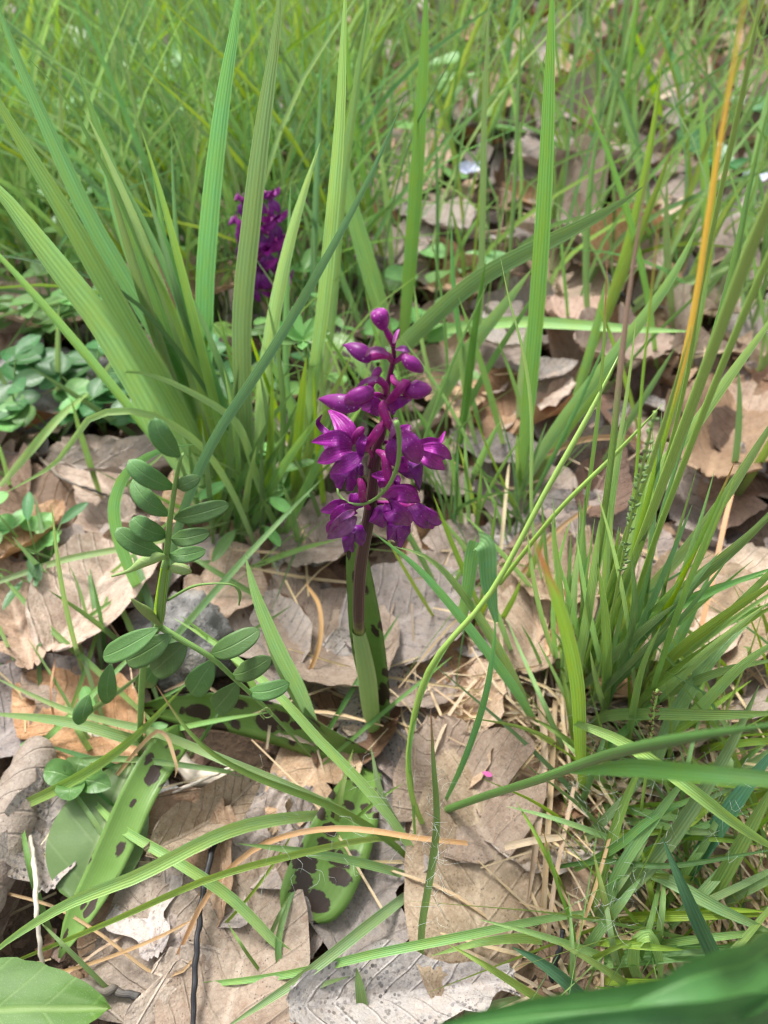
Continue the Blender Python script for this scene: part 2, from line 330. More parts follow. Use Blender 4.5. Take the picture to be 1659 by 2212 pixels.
# ------------------------------------------------------------------ dead leaves
def leaf_verts(rng, L, W, kind, curl, roll, crump, NU=12, NV=24):
    """kind: beech (ovate), oak (lobed), frag (torn)."""
    v = []; l = []; f = []; ph = rng.random()*50; nl = rng.choice((3, 4)); sd = rng.random(); asym = rng.uniform(-.5, .9); fold = rng.uniform(0, .25)
    rag = [rng.uniform(.5, 1) for _ in range(40)]; nick = [(rng.random(), rng.choice((-1, 1)), rng.uniform(.03, .07), rng.uniform(.15, .5)) for _ in range(3)]
    for i in range(NV+1):
        q0 = i/NV; s = q0-.12*math.sin(2*math.pi*q0)/(2*math.pi)*2; base = math.sin(math.pi*min(1, s*.97+.015)**.82)**.72
        for j in range(NU+1):
            u = -1+2*j/NU; sg = 1 if u > 0 else -1; wd = base*(1+.05*noise.noise((s*9+ph, sg*3., 0)))
            if kind == 'oak': wd = base*(.74+.26*math.cos(2*math.pi*nl*(s-.04*(u > 0))+.8*noise.noise((s*4, ph, sg))))*(.6+.5*s)
            if kind == 'frag': k = q0*11+(13 if u > 0 else 0); q = int(k) % 38; wd = max(.3, base)*(rag[q]*(1-k % 1)+rag[q+1]*(k % 1))
            for (a, b, c, d) in nick:
                if b == sg: wd *= 1-d*math.exp(-((s-a)/c)**2)
            x = u*wd*W*.5; y = (s-.5)*L+.06*W*noise.noise((u*2+ph, s*3, 7))
            e = (abs(u)*wd)
            z = curl*L*(s-.5)**2*2.2+roll*W*e**1.7*.5*(1+asym*sg)+fold*W*e*.5
            z += crump*L*(1.6*noise.noise((x*22+ph, y*22, ph*.3))+.7*noise.noise((x*70, y*70+ph, 2))*(.3+e))
            z += .0009*math.cos(2*math.pi*(9*s-2.6*abs(u)))*(abs(u)**.5)*(L/.08)*(1 if kind == 'beech' else .4)-.0011*math.exp(-(u*6)**2)
            v.append((x, y, z)); l.append((u*max(wd, .2), s, sd))
    for i in range(NV):
        for j in range(NU):
            a = i*(NU+1)+j; f.append((a, a+1, a+NU+2, a+NU+1))
    return v, f, l
PROTO = []; CALM = []
for i in range(18):
    rng = random.Random(100+i); mb = MB()
    k = ('beech', 'beech', 'oak', 'beech', 'frag', 'oak')[i % 6]
    Ld = rng.uniform(.055, .09) if k != 'frag' else rng.uniform(.03, .055)
    cu, ro = rng.uniform(-.3, .6), rng.uniform(-.25, .9)
    if i % 3 == 0: cu, ro = cu*.35, ro*.3
    mb.add(*leaf_verts(rng, Ld, Ld*rng.uniform(.55, .72), k, cu, ro, rng.uniform(.04, .1)))
    PROTO.append((mb, k))
    if cu < .3 and ro < .4: CALM.append(i)
LEAFMESH = {}
def leaf_mesh(i, m):
    if (i, m) not in LEAFMESH: LEAFMESH[i, m] = PROTO[i][0].mesh('dead_leaf'); LEAFMESH[i, m].materials.append(D[m])
    return LEAFMESH[i, m]
def rot_for(rng, tilt): return (rng.gauss(0, tilt), rng.gauss(0, tilt), rng.uniform(0, 6.28))
# leaves one can single out: view x, y, height, length, width, turn (deg), tilt x, tilt y, shape, colour, curl, roll, label
HERO = [
 (1035, 1850, .020, .112, .056, -4, 6, 4, 'beech', 'beige', -.10, -.2, 'long beige dead leaf with torn edge lying right of the orchid base'),
 (1000, 1700, .016, .060, .062, 20, 4, -8, 'beech', 'beige', .1, .3, 'pinkish beige dead leaf with a red-brown torn hole and a pink scrap'),
 (860, 2150, .018, .075, .036, -84, -8, 6, 'frag', 'speck', .25, .5, 'black speckled pale dead leaf rolled at its lower edge'),
 (330, 2050, .012, .062, .046, 12, 5, 0, 'beech', 'beige', .05, -.1, 'flat beige veined dead leaf crossed by a thin orange straw'),
 (520, 2090, .014, .085, .050, -10, -3, 4, 'beech', 'tan', .1, .15, 'yellowish tan dead leaf with dark stains right of the black twig'),
 (500, 1870, .012, .070, .055, -35, 4, 5, 'oak', 'grey', .15, .25, 'grey-brown lobed dead leaf under the black twig'),
 (300, 1880, .010, .070, .044, 25, -4, 3, 'oak', 'grey', .1, .1, 'dull grey lobed dead leaf below the pale round leaf'),
 (105, 1795, .018, .044, .036, 15, 14, 10, 'frag', 'speck', .3, .6, 'crumpled grey leaf fragment dotted with black specks'),
 (470, 1760, .022, .050, .020, -55, 10, 10, 'beech', 'beige', .5, .6, 'small curled beige leaf arching over a dark hollow'),
 (700, 1370, .014, .085, .062, 38, -10, 8, 'beech', 'beige', .12, .2, 'broad beige dead leaf standing behind the orchid stem at its left'),
 (890, 1330, .012, .075, .058, -62, -4, 0, 'beech', 'grey', .05, .1, 'greyish beige dead leaf lying right of the orchid stem'),
 (600, 1400, .014, .062, .042, 8, 0, -6, 'frag', 'grey', .1, .2, 'grey-pink leaf fragment between the vetch and the orchid'),
 (760, 1530, .008, .060, .046, -25, 4, 4, 'beech', 'brown', .1, .2, 'brown dead leaf flat on the ground just left of the orchid base'),
 (850, 1460, .010, .060, .040, 70, 0, 4, 'beech', 'beige', .1, .2, 'dull beige dead leaf tucked behind the orchid sheath'),
 (225, 1260, .022, .100, .050, -14, -12, 12, 'beech', 'tan', .12, .45, 'tall tan dead leaf with an orange-brown side below the vetch leaflets'),
 (40, 1340, .016, .070, .050, 30, 0, 6, 'oak', 'beige', .2, .3, 'beige lobed dead leaf at the edge of the left litter'),
 (55, 1180, .020, .060, .040, -20, -10, -8, 'beech', 'orange', .2, .3, 'orange dead leaf propped up beside small clover-like leaves'),
 (170, 1560, .012, .070, .046, 60, 0, 4, 'beech', 'orange', .1, .15, 'reddish orange dead leaf under long crossing grass blades'),
 (90, 1520, .012, .060, .048, -30, 0, 0, 'beech', 'grey', .1, .2, 'grey dead leaf beside the reddish orange one'),
 (660, 1880, .010, .060, .030, 4, 6, 0, 'frag', 'grey', .1, .1, 'narrow grey leaf fragment left of the blotched orchid leaf'),
 (790, 1930, .008, .075, .055, -20, 0, 0, 'oak', 'grey', .1, .2, 'grey-brown lobed dead leaf behind the blotched orchid leaf'),
 (1210, 1265, .022, .060, .046, 50, -16, 10, 'beech', 'tan', .25, .4, 'creamy tan curled dead leaf behind the right grass clump'),
 (1165, 1355, .018, .062, .050, -20, -6, -8, 'beech', 'tan', .15, .3, 'peach coloured dead leaf below the creamy curled one'),
 (1440, 1340, .016, .085, .060, -70, -6, 4, 'beech', 'beige', .15, .25, 'beige dead leaf behind the leaning thick grass stems'),
 (1225, 690, .03, .060, .052, 10, -22, 8, 'beech', 'orange', .2, .4, 'orange-brown dead leaf upright behind the tall broad grass blade'),
 (1075, 730, .03, .075, .040, 16, -16, 0, 'frag', 'speck', .1, .3, 'whitish grey dead leaf beside the orange-brown one'),
 (1340, 760, .025, .085, .055, -60, -14, 0, 'beech', 'tan', .15, .3, 'brown-beige dead leaf behind the purple tipped grass blade'),
 (1400, 500, .03, .085, .055, 10, -20, 0, 'beech', 'beige', .2, .3, 'pale upright dead leaf near the tips of thin grass blades'),
 (1560, 950, .02, .12, .075, -30, -8, 0, 'beech', 'brown', .15, .3, 'large dark brown dead leaf behind the leaning grass stems'),
 (1255, 370, .02, .14, .085, -80, -6, 0, 'beech', 'grey', .1, .25, 'large pinkish grey dead leaf lying flat in the far litter'),
 (1310, 560, .02, .1, .06, 40, -10, 0, 'beech', 'beige', .1, .3, 'beige dead leaf with a dark crease near the pale upright leaf'),
 (930, 480, .02, .09, .06, 30, -10, 0, 'beech', 'grey', .1, .3, 'grey-white dead leaf in front of the pale blue flower'),
 (430, 640, .03, .12, .05, -50, -14, 10, 'beech', 'tan', .25, .6, 'curled pale brown dead leaf behind the left grass clump'),
 (110, 690, .02, .12, .06, -65, -10, 0, 'beech', 'tan', .2, .4, 'tan curled dead leaf behind the wide left grass blades'),
 (1215, 2130, .02, .028, .030, 15, 6, 0, 'frag', 'orange', .2, .4, 'small golden yellow dead leaf beside dark blue-green blade'),
 (690, 1170, .02, .055, .045, 60, -14, 4, 'beech', 'beige', .2, .3, 'pale beige dead leaf just below the lowest left orchid flower'),
 (1520, 1320, .02, .08, .06, -10, -6, 0, 'beech', 'tan', .1, .3, 'tan dead leaf seen between leaning grass stems'),
 (330, 1010, .018, .10, .03, -70, -10, 0, 'beech', 'grey', .2, .6, 'long pale rolled leaf strip above the tan leaf'),
]
GRP_LIT = 'dead leaves of the woodland litter'
for k, (x, y, z, L, W, az, tx, ty, kind, mt, curl, roll, lab) in enumerate(HERO):
    rng = random.Random(500+k); mb = MB(); mb.add(*leaf_verts(rng, L, W, kind, curl*1.3, roll*1.3, .06, 16, 36))
    p = atz(*V(x, y), z); me = mb.mesh('dead_leaf')
    o = link('dead_leaf', me, D[mt], None, p); o.rotation_euler = (math.radians(tx), math.radians(ty), math.radians(az)); tag(o, lab, 'dead leaf', GRP_LIT)
# rolled leaf at the left edge
mb = MB(); v = []; l = []; f = []
for i in range(25):
    for j in range(29):
        s = i/24; a = 1.9*math.pi*j/28+.4*s; rr = (.012+.002*j/28)*(1-.5*abs(s-.45))*(1+.05*math.sin(s*50-j*.2)); v.append((rr*math.cos(a), (s-.5)*.075+.008*math.sin(a), rr*math.sin(a)+.008)); l.append(((j/14-1), s, .3))
for i in range(24):
    for j in range(28): a = i*29+j; f.append((a, a+1, a+30, a+29))
mb.add(v, f, l); o = link('dead_leaf', mb.mesh('dead_leaf'), D['beige'], None, atz(*V(8, 1870), .012)); o.rotation_euler = (0, 0, -.12); tag(o, 'cream dead leaf rolled into a tube with diagonal ribs', 'dead leaf', GRP_LIT)
# litter: nearest as things, the rest as one mass
LAB = {'beige': 'plain beige dead leaf lying in the litter', 'tan': 'plain tan dead leaf lying in the litter', 'brown': 'plain dark brown dead leaf lying in the litter', 'orange': 'plain orange-brown dead leaf lying in the litter', 'grey': 'plain grey dead leaf lying in the litter', 'speck': 'plain pale speckled dead leaf lying in the litter'}
rng = random.Random(11); spots = []
def halfw(y): return .02+.40*math.hypot(y, H)*1.35
for it in range(3600):
    y = .0+2.7*rng.random()**1.35; x = rng.uniform(-1, 1)*halfw(y)*1.05
    spots.append((y+abs(x)*.1, x, y))
spots.sort(); cell = {}; keep = []
for _, x, y in spots:
    g_ = .026 if y < .6 else .033; c = (g_, int(x/g_), int(y/g_))
    if cell.get(c, 0) >= 1: continue
    cell[c] = cell.get(c, 0)+1; keep.append((x, y))
stuff = {}; LITTER = []; CLEAR = [(atz(*V(a, b), 0), r) for a, b, r in ((228, 1790, .036), (105, 1795, .03), (300, 1715, .03), (690, 1880, .03), (560, 1550, .03), (385, 1385, .03), (165, 1690, .03), (860, 2150, .035), (10, 2195, .04), (8, 1870, .045), (640, 2000, .02), (1035, 1850, .03))]
keep = [(x, y) for x, y in keep if all((Vector((x, y))-c.xy).length > r for c, r in CLEAR)]
for i, (x, y) in enumerate(keep):
    m = rng.choices(('beige', 'tan', 'brown', 'orange', 'grey', 'speck'), (32, 20, 13, 8, 20, 7))[0]; pi = rng.randrange(18) if y > .28 else rng.choice(CALM); rt = rot_for(rng, .26 if y < .5 else .38)
    z = rng.uniform(-.003, .012)+(.006 if y > .5 else 0); scl = rng.uniform(.75, 1.15) if y < .5 else rng.uniform(.85, 1.35)
    if i < 262:
        o = link('dead_leaf', leaf_mesh(pi, m), None, None, (x, y, z)); o.rotation_euler = rt; o.scale = (scl,)*3; LITTER.append((o, m, pi, scl))
    else:
        from mathutils import Euler
        R = Euler(rt).to_matrix()*scl; mb = stuff.setdefault(m, MB()); src = PROTO[pi][0]
        rr = rng.random(); mb.add([tuple(R @ Vector(q)+Vector((x, y, z))) for q in src.v], src.f, [(a, b, rr) for a, b, c in src.l])
root = None
for m, mb in stuff.items():
    o = link('leaf_litter', mb.mesh('leaf_litter'), D[m]); tag(o, f'distant {"speckled" if m=="speck" else m} dead leaves carpeting the woodland floor', 'leaf litter', None, 'stuff')

LM = [((375/K, 737/K), 'the orchid base'), ((300, 1660), 'the vetch root'), ((1270, 1530), 'the right grass clump'), ((500, 1060), 'the left grass clump'), ((1120, 1080), 'the tall broad blade'), ((420, 2100), 'the black twig'), ((105, 1795), 'the crumpled speckled fragment'), ((1035, 1850), 'the long torn beige leaf'), ((860, 2150), 'the black speckled leaf'), ((225, 1260), 'the tall tan leaf'), ((385, 1385), 'the rough grey stone'), ((70, 850), 'the pale flat stone'), ((583, 700), 'the shorter orchid'), ((1225, 690), 'the upright orange-brown leaf'), ((1560, 950), 'the large dark brown leaf'), ((1255, 370), 'the large pinkish grey leaf'), ((1012, 420), 'the pale blue flower'), ((430, 640), 'the curled pale brown leaf'), ((1440, 1340), 'the beige leaf behind the leaning stems'), ((690, 1170), 'the pale leaf under the lowest flower'), ((1500, 1900), 'the lower right mat'), ((330, 2050), 'the flat veined beige leaf'), ((20, 2195), 'the toothed corner leaf')]
LM = [(atz(*V(*a), 0), b) for a, b in LM]
def near_lm(p): c, b = min(((p.xy-a.xy).length, b) for a, b in LM); return f"{'beside' if c < .05 else 'near' if c < .12 else 'some way from'} {b}"
for o, m, pi, scl in LITTER:
    c, L_ = min(((o.location.xy-a.xy).length, b) for a, b in LM); k = PROTO[pi][1]
    tl = math.degrees(max(abs(o.rotation_euler.x), abs(o.rotation_euler.y)))
    lab = f"{'small' if scl < .88 else 'large' if scl > 1.08 else 'middling'} {'flat-lying' if tl < 10 else 'slanting' if tl < 25 else 'steeply propped'} {'speckled' if m == 'speck' else m} {dict(beech='oval', oak='lobed', frag='torn')[k]} dead leaf {'beside' if c < .05 else 'near' if c < .12 else 'some way from'} {L_}"
    tag(o, lab, 'dead leaf', 'litter: '+lab)

# ------------------------------------------------------------------ stones
def stone(x, y, s, lab, seed):
    mb = MB(); nu, nv = 44, 28; v = []; f = []
    for i in range(nv+1):
        for j in range(nu):
            a = 2*math.pi*j/nu; b = math.pi*i/nv; q = Vector((math.sin(b)*math.cos(a), math.sin(b)*math.sin(a), math.cos(b)))
            k = 1+.35*noise.noise(q*1.6+Vector((seed, 0, 0)))+.2*noise.noise(q*4+Vector((seed, 3, 0)))+.07*noise.noise(q*13+Vector((seed, 3, 0))); v.append((q.x*s[0]*k, q.y*s[1]*k, q.z*s[2]*k))
    for i in range(nv):
        for j in range(nu): a = i*nu+j; b = i*nu+(j+1) % nu; f.append((a, a+nu, b+nu, b))
    mb.add(v, f, [(0, 0, 0)]*len(v)); p = atz(*V(x, y), s[2]*.5)
    tag(link('stone', mb.mesh('stone'), M['stone'], None, p), lab, 'stone', 'grey stones in the litter')
stone(385, 1385, (.026, .022, .02), 'rough grey stone behind the lower vetch leaflets', 3)
stone(70, 850, (.06, .035, .018), 'pale flat stone behind the dark clover-like plants', 8)
stone(330, 1780, (.02, .018, .012), 'small grey stone beside the pale round leaf', 5)

# ------------------------------------------------------------------ grass blades traced from the photograph
PROF = [(0, .55), (.12, .8), (.35, 1), (.6, .92), (.8, .66), (.93, .3), (1, .03)]
FLATP = [(0, .9), (.2, 1), (.8, .95), (.95, .6), (1, .1)]
def prof(P, s): return float(np.interp(s, [a for a, b in P], [b for a, b in P]))
def pts_of(s): return [tuple(float(q) for q in p.split(',')) for p in s.split()]
def trace(s, dy=0.0, y0=None):
    """first point stands on the ground; depth then runs dy metres along the blade. A third number on a point is its height instead."""
    P = pts_of(s); b = atz(*V(P[0][0], P[0][1]), 0.0)
    if y0 is None: y0 = b.y
    d = [0]
    for a, c in zip(P, P[1:]): d.append(d[-1]+math.hypot(a[0]-c[0], a[1]-c[1]))
    return [atz(*V(p[0], p[1]), p[2]) if len(p) == 3 else aty(*V(p[0], p[1]), y0+dy*q/d[-1]) for p, q in zip(P, d)]
def blade(parent, s, wpx, dy=0.0, mat='mid', twist=None, bow=None, P=PROF, n=22, y0=None, name='blade'):
    pts = trace(s, dy, y0); k = len(pts); mid = pts[int(k*.4)]
    L = [0]
    for a, b in zip(pts, pts[1:]): L.append(L[-1]+(a-b).length)
    wm = wpx*K*mpp(mid); S = spline(pts, 12); W = [wm*prof(P, q/12) for q in range(13)]
    mb = MB(); tw = twist if twist is not None else (RNG.uniform(-.5, .5), RNG.uniform(-.7, .7))
    ribbon(mb, [tuple(q) for q in S], W, n, 4, bow if bow is not None else RNG.uniform(.08, .28), None, tw, RNG.random())
    org = parent.location if parent is not None else pts[0]
    return link(name, mb.mesh('blade', org), G[mat], parent, None if parent is not None else org)
def reed(parent, s, wpx, dy=0.0, mat='reed', y0=None, name='stem'):
    pts = trace(s, dy, y0); r = wpx*K*mpp(pts[len(pts)//2])*.5; mb = MB()
    tube(mb, [tuple(p) for p in pts], [r*(1-.35*i/(len(pts)-1))*(.12 if i == len(pts)-1 else 1) for i in range(len(pts))], 24, 8, RNG.random()); org = parent.location if parent is not None else pts[0]
    return link(name, mb.mesh(name, org), M[mat], parent, None if parent is not None else org)
def tuft(x, y, lab): return thing('grass_tuft', atz(*V(x, y), 0), lab, 'grass', 'grass tufts around the orchid')

T = tuft(500, 1060, 'tall clump of wide blue-green grass blades left of the orchid')
for a in [
 ('480,1120 430,1050 370,960 310,850 220,700 110,560 20,440 -80,330', 62, -.05, 'light', (.2, -.5)),
 ('500,1100 430,970 370,860 300,740 215,590 130,440 60,330 0,225 -60,120', 46, -.04, 'mid', (-.2, .3)),
 ('460,1000 420,880 370,770 300,650 200,480 110,290 40,130 -20,-30', 40, -.05, 'blue', (.1, .5)),
 ('440,930 400,800 350,690 290,560 240,400 212,250', 36, -.02, 'blue', None),
 ('520,1100 470,900 435,760 395,600 350,430 306,282', 24, -.03, 'mid', None),
 ('470,1000 445,860 442,650 455,450 480,230 510,40 525,-80', 40, -.06, 'blue', (0, .2)),
 ('545,1110 528,900 522,700 540,500 563,300 592,100 612,-70', 44, -.06, 'mid', (.1, -.2)),
 ('430,980 405,800 388,600 375,430 370,290', 12, -.02, 'blue', None),
 ('170,600 120,500 80,430 34,385', 11, 0, 'dark', None),
 ('480,1000 430,830 350,640 260,430 170,260 120,170 60,125', 20, -.06, 'dark', (.8, .9)),
 ('540,1050 500,860 440,700 390,600', 16, -.02, 'blue', None),
 ('560,1090 480,900 330,690 200,600 0,550 -60,545', 12, -.02, 'dark', None),
]: blade(T, a[0], a[1], a[2], a[3], a[4])
T = tuft(620, 1010, 'loose group of upright narrow grass blades between the two orchids')
for a in [
 ('345,1345 375,1180 420,1040 480,920 560,800 640,670 720,530 800,380 850,270 878,200', 24, .02, 'blue', None),
 ('640,1060 665,900 695,680 715,480 732,280 742,60 748,-60', 30, -.06, 'light', None),
 ('690,900 715,700 735,450 765,220 805,-40', 22, -.05, 'mid', None),
 ('640,1010 618,800 620,600 628,388', 13, -.03, 'blue', None),
 ('800,760 730,580 670,460 634,395', 14, -.02, 'blue', None),
 ('635,1130 640,1000 652,860 662,770', 22, -.02, 'yell', (.3, .1)),
 ('670,760 680,500 690,260 695,135', 14, -.04, 'blue', None),
 ('600,1120 612,900 600,760 575,640', 14, 0, 'mid', None),
 ('700,1010 640,900 560,820 520,780', 12, 0, 'mid', None),
 ('610,1180 560,1050 520,930 470,880 330,810 235,806', 17, 0, 'light', None),
 ('560,1200 500,1060 420,950 300,890 200,900 120,1000 0,1070', 16, -.02, 'light', None),
 ('600,1150 590,1000 575,880 560,800', 14, -.02, 'mid', None),
 ('470,1180 500,1090 540,1000 590,900 640,840', 16, 0, 'mid', None),
]: blade(T, a[0], a[1], a[2], a[3], a[4])
T = tuft(850, 860, 'group of broad arching grass blades just behind the flower spike')
for a in [
 ('840,780 825,680 795,570 762,450 733,285', 40, -.02, 'mid', (.1, .4)),
 ('865,800 880,640 895,450 908,250 917,80 921,-60', 32, -.06, 'mid', (.3, -.3)),
 ('875,760 884,560 886,400 880,285', 10, -.03, 'blue', None),
 ('780,880 850,770 930,690 1010,620 1090,570 1180,525 1280,475 1345,435 1388,404', 40, -.13, 'mid', (-.2, .2)),
 ('860,760 930,722 1010,704 1120,696 1250,702 1380,712 1500,716', 25, -.11, 'light', (.2, .4)),
 ('890,960 950,860 1010,760 1080,670 1150,580', 34, 0, 'light', None),
 ('985,1010 1005,880 1025,720 1050,560', 19, -.02, 'dark', (.2, .6)),
 ('1010,870 1035,690 1042,480 1045,280 1052,100 1058,-40', 15, -.04, 'mid', None),
 ('1180,1300 1150,1130 1148,900 1130,760 1098,640 1080,550', 9, -.03, 'light', None),
 ('1005,640 1000,560 985,490 972,440', 10, 0, 'mid', None),
 ('1090,700 1110,440 1118,260 1125,80 1130,-20', 11, -.03, 'mid', None),
 ('960,980 1040,820 1120,690 1180,600', 14, 0, 'mid', None),
]: blade(T, a[0], a[1], a[2], a[3], a[4])
T = tuft(1130, 1010, 'single tall broad grass blade standing right of the orchid')
blade(T, '1115,1090 1132,960 1148,800 1163,620 1176,420 1185,220 1191,40 1196,-90', 37, -.05, 'mid', (.1, -.1))
blade(T, '1110,1080 1180,960 1260,850 1340,750 1450,600 1510,480', 32, 0, 'light', None)
blade(T, '1150,1050 1230,920 1300,830 1350,720', 24, 0, 'mid', None)
blade(T, '1330,700 1400,640 1480,610 1560,580 1620,550', 24, 0, 'light', None)
T = tuft(1260, 1520, 'dense right clump of leaning grass stems and narrow blades')
for a in [
 ('1270,1530 1310,1370 1380,1180 1470,940 1560,700 1640,490 1710,330', 26, -.05), ('1300,1530 1390,1240 1470,1020 1560,790 1659,560 1720,430', 19, -.04),
 ('1330,1330 1420,1060 1480,830 1510,640 1560,400 1615,150 1645,-20', 12, -.05), ('1240,1510 1340,1190 1420,960 1495,705', 14, -.04)]: reed(T, *a)
for a in [
 ('1250,1480 1290,1220 1320,1000 1345,760 1370,560 1402,358', 17, -.06, 'ptip', (.2, .5)),
 ('1215,1380 1270,1060 1300,800 1312,545', 9, -.05, 'tip', None),
 ('1290,1250 1330,1000 1358,820 1374,688', 10, -.04, 'light', None),
 ('1250,1500 1350,1180 1390,800 1415,560 1432,390', 10, -.06, 'tip', None),
 ('1300,1450 1420,1000 1490,720 1540,400 1580,170 1614,-20 1622,-70', 17, -.08, 'gold', (.1, .3)),
 ('1300,1400 1400,1130 1500,870 1580,600 1640,300 1670,200', 24, -.04, 'mid', None),
 ('1310,1300 1400,1060 1500,920 1600,780 1720,620', 30, -.02, 'light', None),
 ('1320,1420 1400,1280 1480,1190 1570,1070 1659,930 1720,850', 26, -.02, 'light', None),
 ('1240,1460 1330,1390 1440,1320 1550,1270 1680,1235', 24, -.03, 'mid', None),
 ('1300,1500 1380,1370 1470,1280 1580,1190 1700,1080', 30, -.03, 'mid', (.2, -.2)),
 ('1330,1460 1420,1340 1500,1190 1560,1060 1590,990', 13, -.02, 'tip', None),
 ('1350,1530 1450,1420 1550,1340 1700,1240', 24, -.03, 'yell', None),
 ('1300,1560 1340,1440 1370,1330 1365,1190', 16, -.04, 'dark', (.5, .2)),
 ('1350,1640 1370,1530 1390,1440 1428,1350', 18, -.02, 'mid', None),
 ('1240,1450 1225,1330 1255,1180 1265,1060', 13, 0, 'light', None),
 ('1230,1480 1262,1350 1265,1240 1280,1180', 22, 0, 'blue', None),
 ('1330,1560 1440,1500 1560,1450 1700,1420', 20, -.03, 'mid', None),
 ('1320,1580 1420,1480 1560,1380 1700,1290', 18, -.02, 'yell', None),
 ('1260,1600 1300,1550 1400,1542 1540,1545 1700,1540', 26, -.05, 'mid', None),
 ('1400,1620 1500,1540 1600,1440 1700,1370', 22, -.02, 'light', None),
 ('1215,1500 1195,1350 1210,1200 1235,1120', 11, 0, 'light', None),
 ('1290,1500 1400,1360 1490,1250 1560,1100 1600,1000', 12, -.02, 'light', None),
 ('1260,1730 1255,1620 1248,1480 1215,1330 1155,1170', 34, -.05, 'tip', (.4, .1)),
 ('1170,1590 1120,1500 1040,1390 960,1290 890,1215 805,1150', 24, 0, 'blue', (.2, .5)),
 ('1150,1550 1090,1430 1010,1300 930,1210 850,1180', 26, .01, 'light', None),
]: blade(T, a[0], a[1], a[2], a[3], a[4])
# folded-over blade
blade(T, '950,1755 1000,1650 1045,1520 1066,1400 1070,1330', 17, -.02, 'blue', (.5, .2))
blade(T, '1000,1330,.07 1012,1260,.09 1020,1200,.104 1030,1172,.109', 32, 0, 'blue', (.1, .1), P=[(0, .7), (1, 1)])
blade(T, '1032,1170,.1095 1046,1176,.112 1052,1200,.108 1054,1250,.1 1062,1300,.09 1072,1345,.08', 44, 0, 'blue', (.1, .4), P=[(0, 1), (.5, .85), (.8, .5), (1, .25)])
T = tuft(930, 1840, 'open tuft of long low grass blades spreading from below the orchid base')
for a in [
 ('870,2230,.004 905,2110,.012 912,2000,.03 932,1880,.05 944,1770,.07 936,1640,.09 930,1528,.1', 18, 'tip', (.6, .2)),
 ('925,1895,.006 860,1790,.03 780,1690,.045 690,1600,.055 590,1490,.065 470,1395,.07 375,1335,.075', 22, 'light', (.3, -.3)),
 ('920,1890,.006 820,1800,.03 700,1735,.045 580,1690,.05 470,1635,.055 400,1570,.06 335,1476,.062', 18, 'tip', (.3, .8)),
 ('900,1860,.006 770,1770,.035 640,1705,.045 480,1640,.045 330,1580,.04 150,1535,.03 -40,1450,.02', 21, 'light', (.2, .5)),
 ('925,1905,.008 800,1868,.025 660,1840,.035 512,1822,.04', 20, 'light', (.2, .4)),
 ('925,1812,.012 800,1812,.03 640,1845,.04 450,1898,.042 250,1985,.03 0,2090,.015 -60,2120,.012', 17, 'yell', (.4, .7)),
 ('760,1757,.014 610,1768,.035 480,1800,.045 300,1890,.05 150,1950,.045 20,2030,.035 -60,2100,.03', 30, 'light', (.2, .4)),
 ('930,1895,.006 800,1995,.025 650,2112,.03 480,2225,.025', 24, 'light', (.1, .3)),
 ('690,2110,.01 600,2040,.02 500,1940,.03 380,1860,.035 250,1780,.03 170,1690,.02', 24, 'light', (.3, .1)),
 ('1290,1968,.02 1150,1990,.03 1000,2022,.035 800,2062,.03 600,2108,.02 300,2140,.01', 20, 'light', (.2, .3)),
 ('1330,2080,.01 1180,2032,.02 1060,2032,.03 930,2065,.02', 20, 'light', None),
 ('900,1860,.01 890,1700,.05 885,1620,.07 920,1480,.09 1010,1330,.11', 8, 'mid', None),
 ('920,1880,.01 830,1730,.03 800,1610,.035', 16, 'mid', None),
 ('640,2200,.006 600,2050,.02 640,1900,.02 680,1820,.015', 15, 'mid', None),
 ('1000,2200,.01 1050,2190,.018 1150,2170,.018 1260,2180,.012', 40, 'light', (.3, .4)),
 ('720,1950,.008 730,1880,.012 740,1810,.012', 22, 'mid', None),
 ('790,2230,.008 780,2150,.02 770,2090,.025', 26, 'mid', None),
]: blade(T, a[0], a[1], 0, a[2], a[3])
reed(T, '930,1815,.006 890,1720,.045 885,1600,.07 930,1440,.1 1060,1280,.125 1180,1060,.155 1270,900,.175 1335,770,.19', 15)
reed(T, '1080,1260,.1 1200,1110,.14 1330,980,.165 1432,872,.185', 12)
# stout out-of-focus stem leaning over the right clump
T = tuft(950, 1755, 'stout dark green grass stem leaning over the right clump')
reed(T, '948,1755,.012 1040,1722,.05 1160,1685,.1 1300,1635,.15 1450,1600,.19 1700,1560,.22', 28, 0, 'reedd')
blade(T, '1230,1670,.15 1350,1660,.18 1480,1670,.2 1720,1690,.21', 40, 0, 'dark', (.2, .4), P=[(0, .05), (.2, .5), (.5, 1), (.8, .9), (1, .6)])
blade(T, '1240,1560,.1 1340,1600,.12 1460,1680,.13 1590,1780,.12 1700,1850,.1', 28, 0, 'light', None)
T = tuft(1540, 2120, 'blue-green ribbed grass blades in the lower right mat')
blade(T, '1590,2150,.02 1530,2030,.05 1480,1920,.065 1430,1808,.07', 40, 0, 'deep', (.5, .6), bow=.35)
blade(T, '1290,2190,.015 1230,2125,.03 1165,2075,.035 1105,2045,.035', 30, 0, 'deep', (.3, .5), bow=.35)
blade(T, '1480,1900,.03 1570,1760,.05 1680,1610,.07', 38, 0, 'deep', (.2, .4))
blade(T, '1280,1990,.02 1420,1850,.05 1560,1640,.08 1640,1480,.1', 34, 0, 'mid', None)
blade(T, '1220,2090,.015 1400,2065,.03 1550,2055,.035 1700,2050,.04', 34, 0, 'mid', None)
blade(T, '1250,2030,.01 1290,1920,.03 1340,1760,.05 1400,1620,.07', 24, 0, 'yell', None)
blade(T, '1290,2060,.01 1330,1900,.04 1420,1760,.06 1500,1660,.08', 26, 0, 'mid', None)
blade(T, '1300,1850,.02 1420,1890,.04 1550,1960,.045 1700,2030,.04', 28, 0, 'light', None)
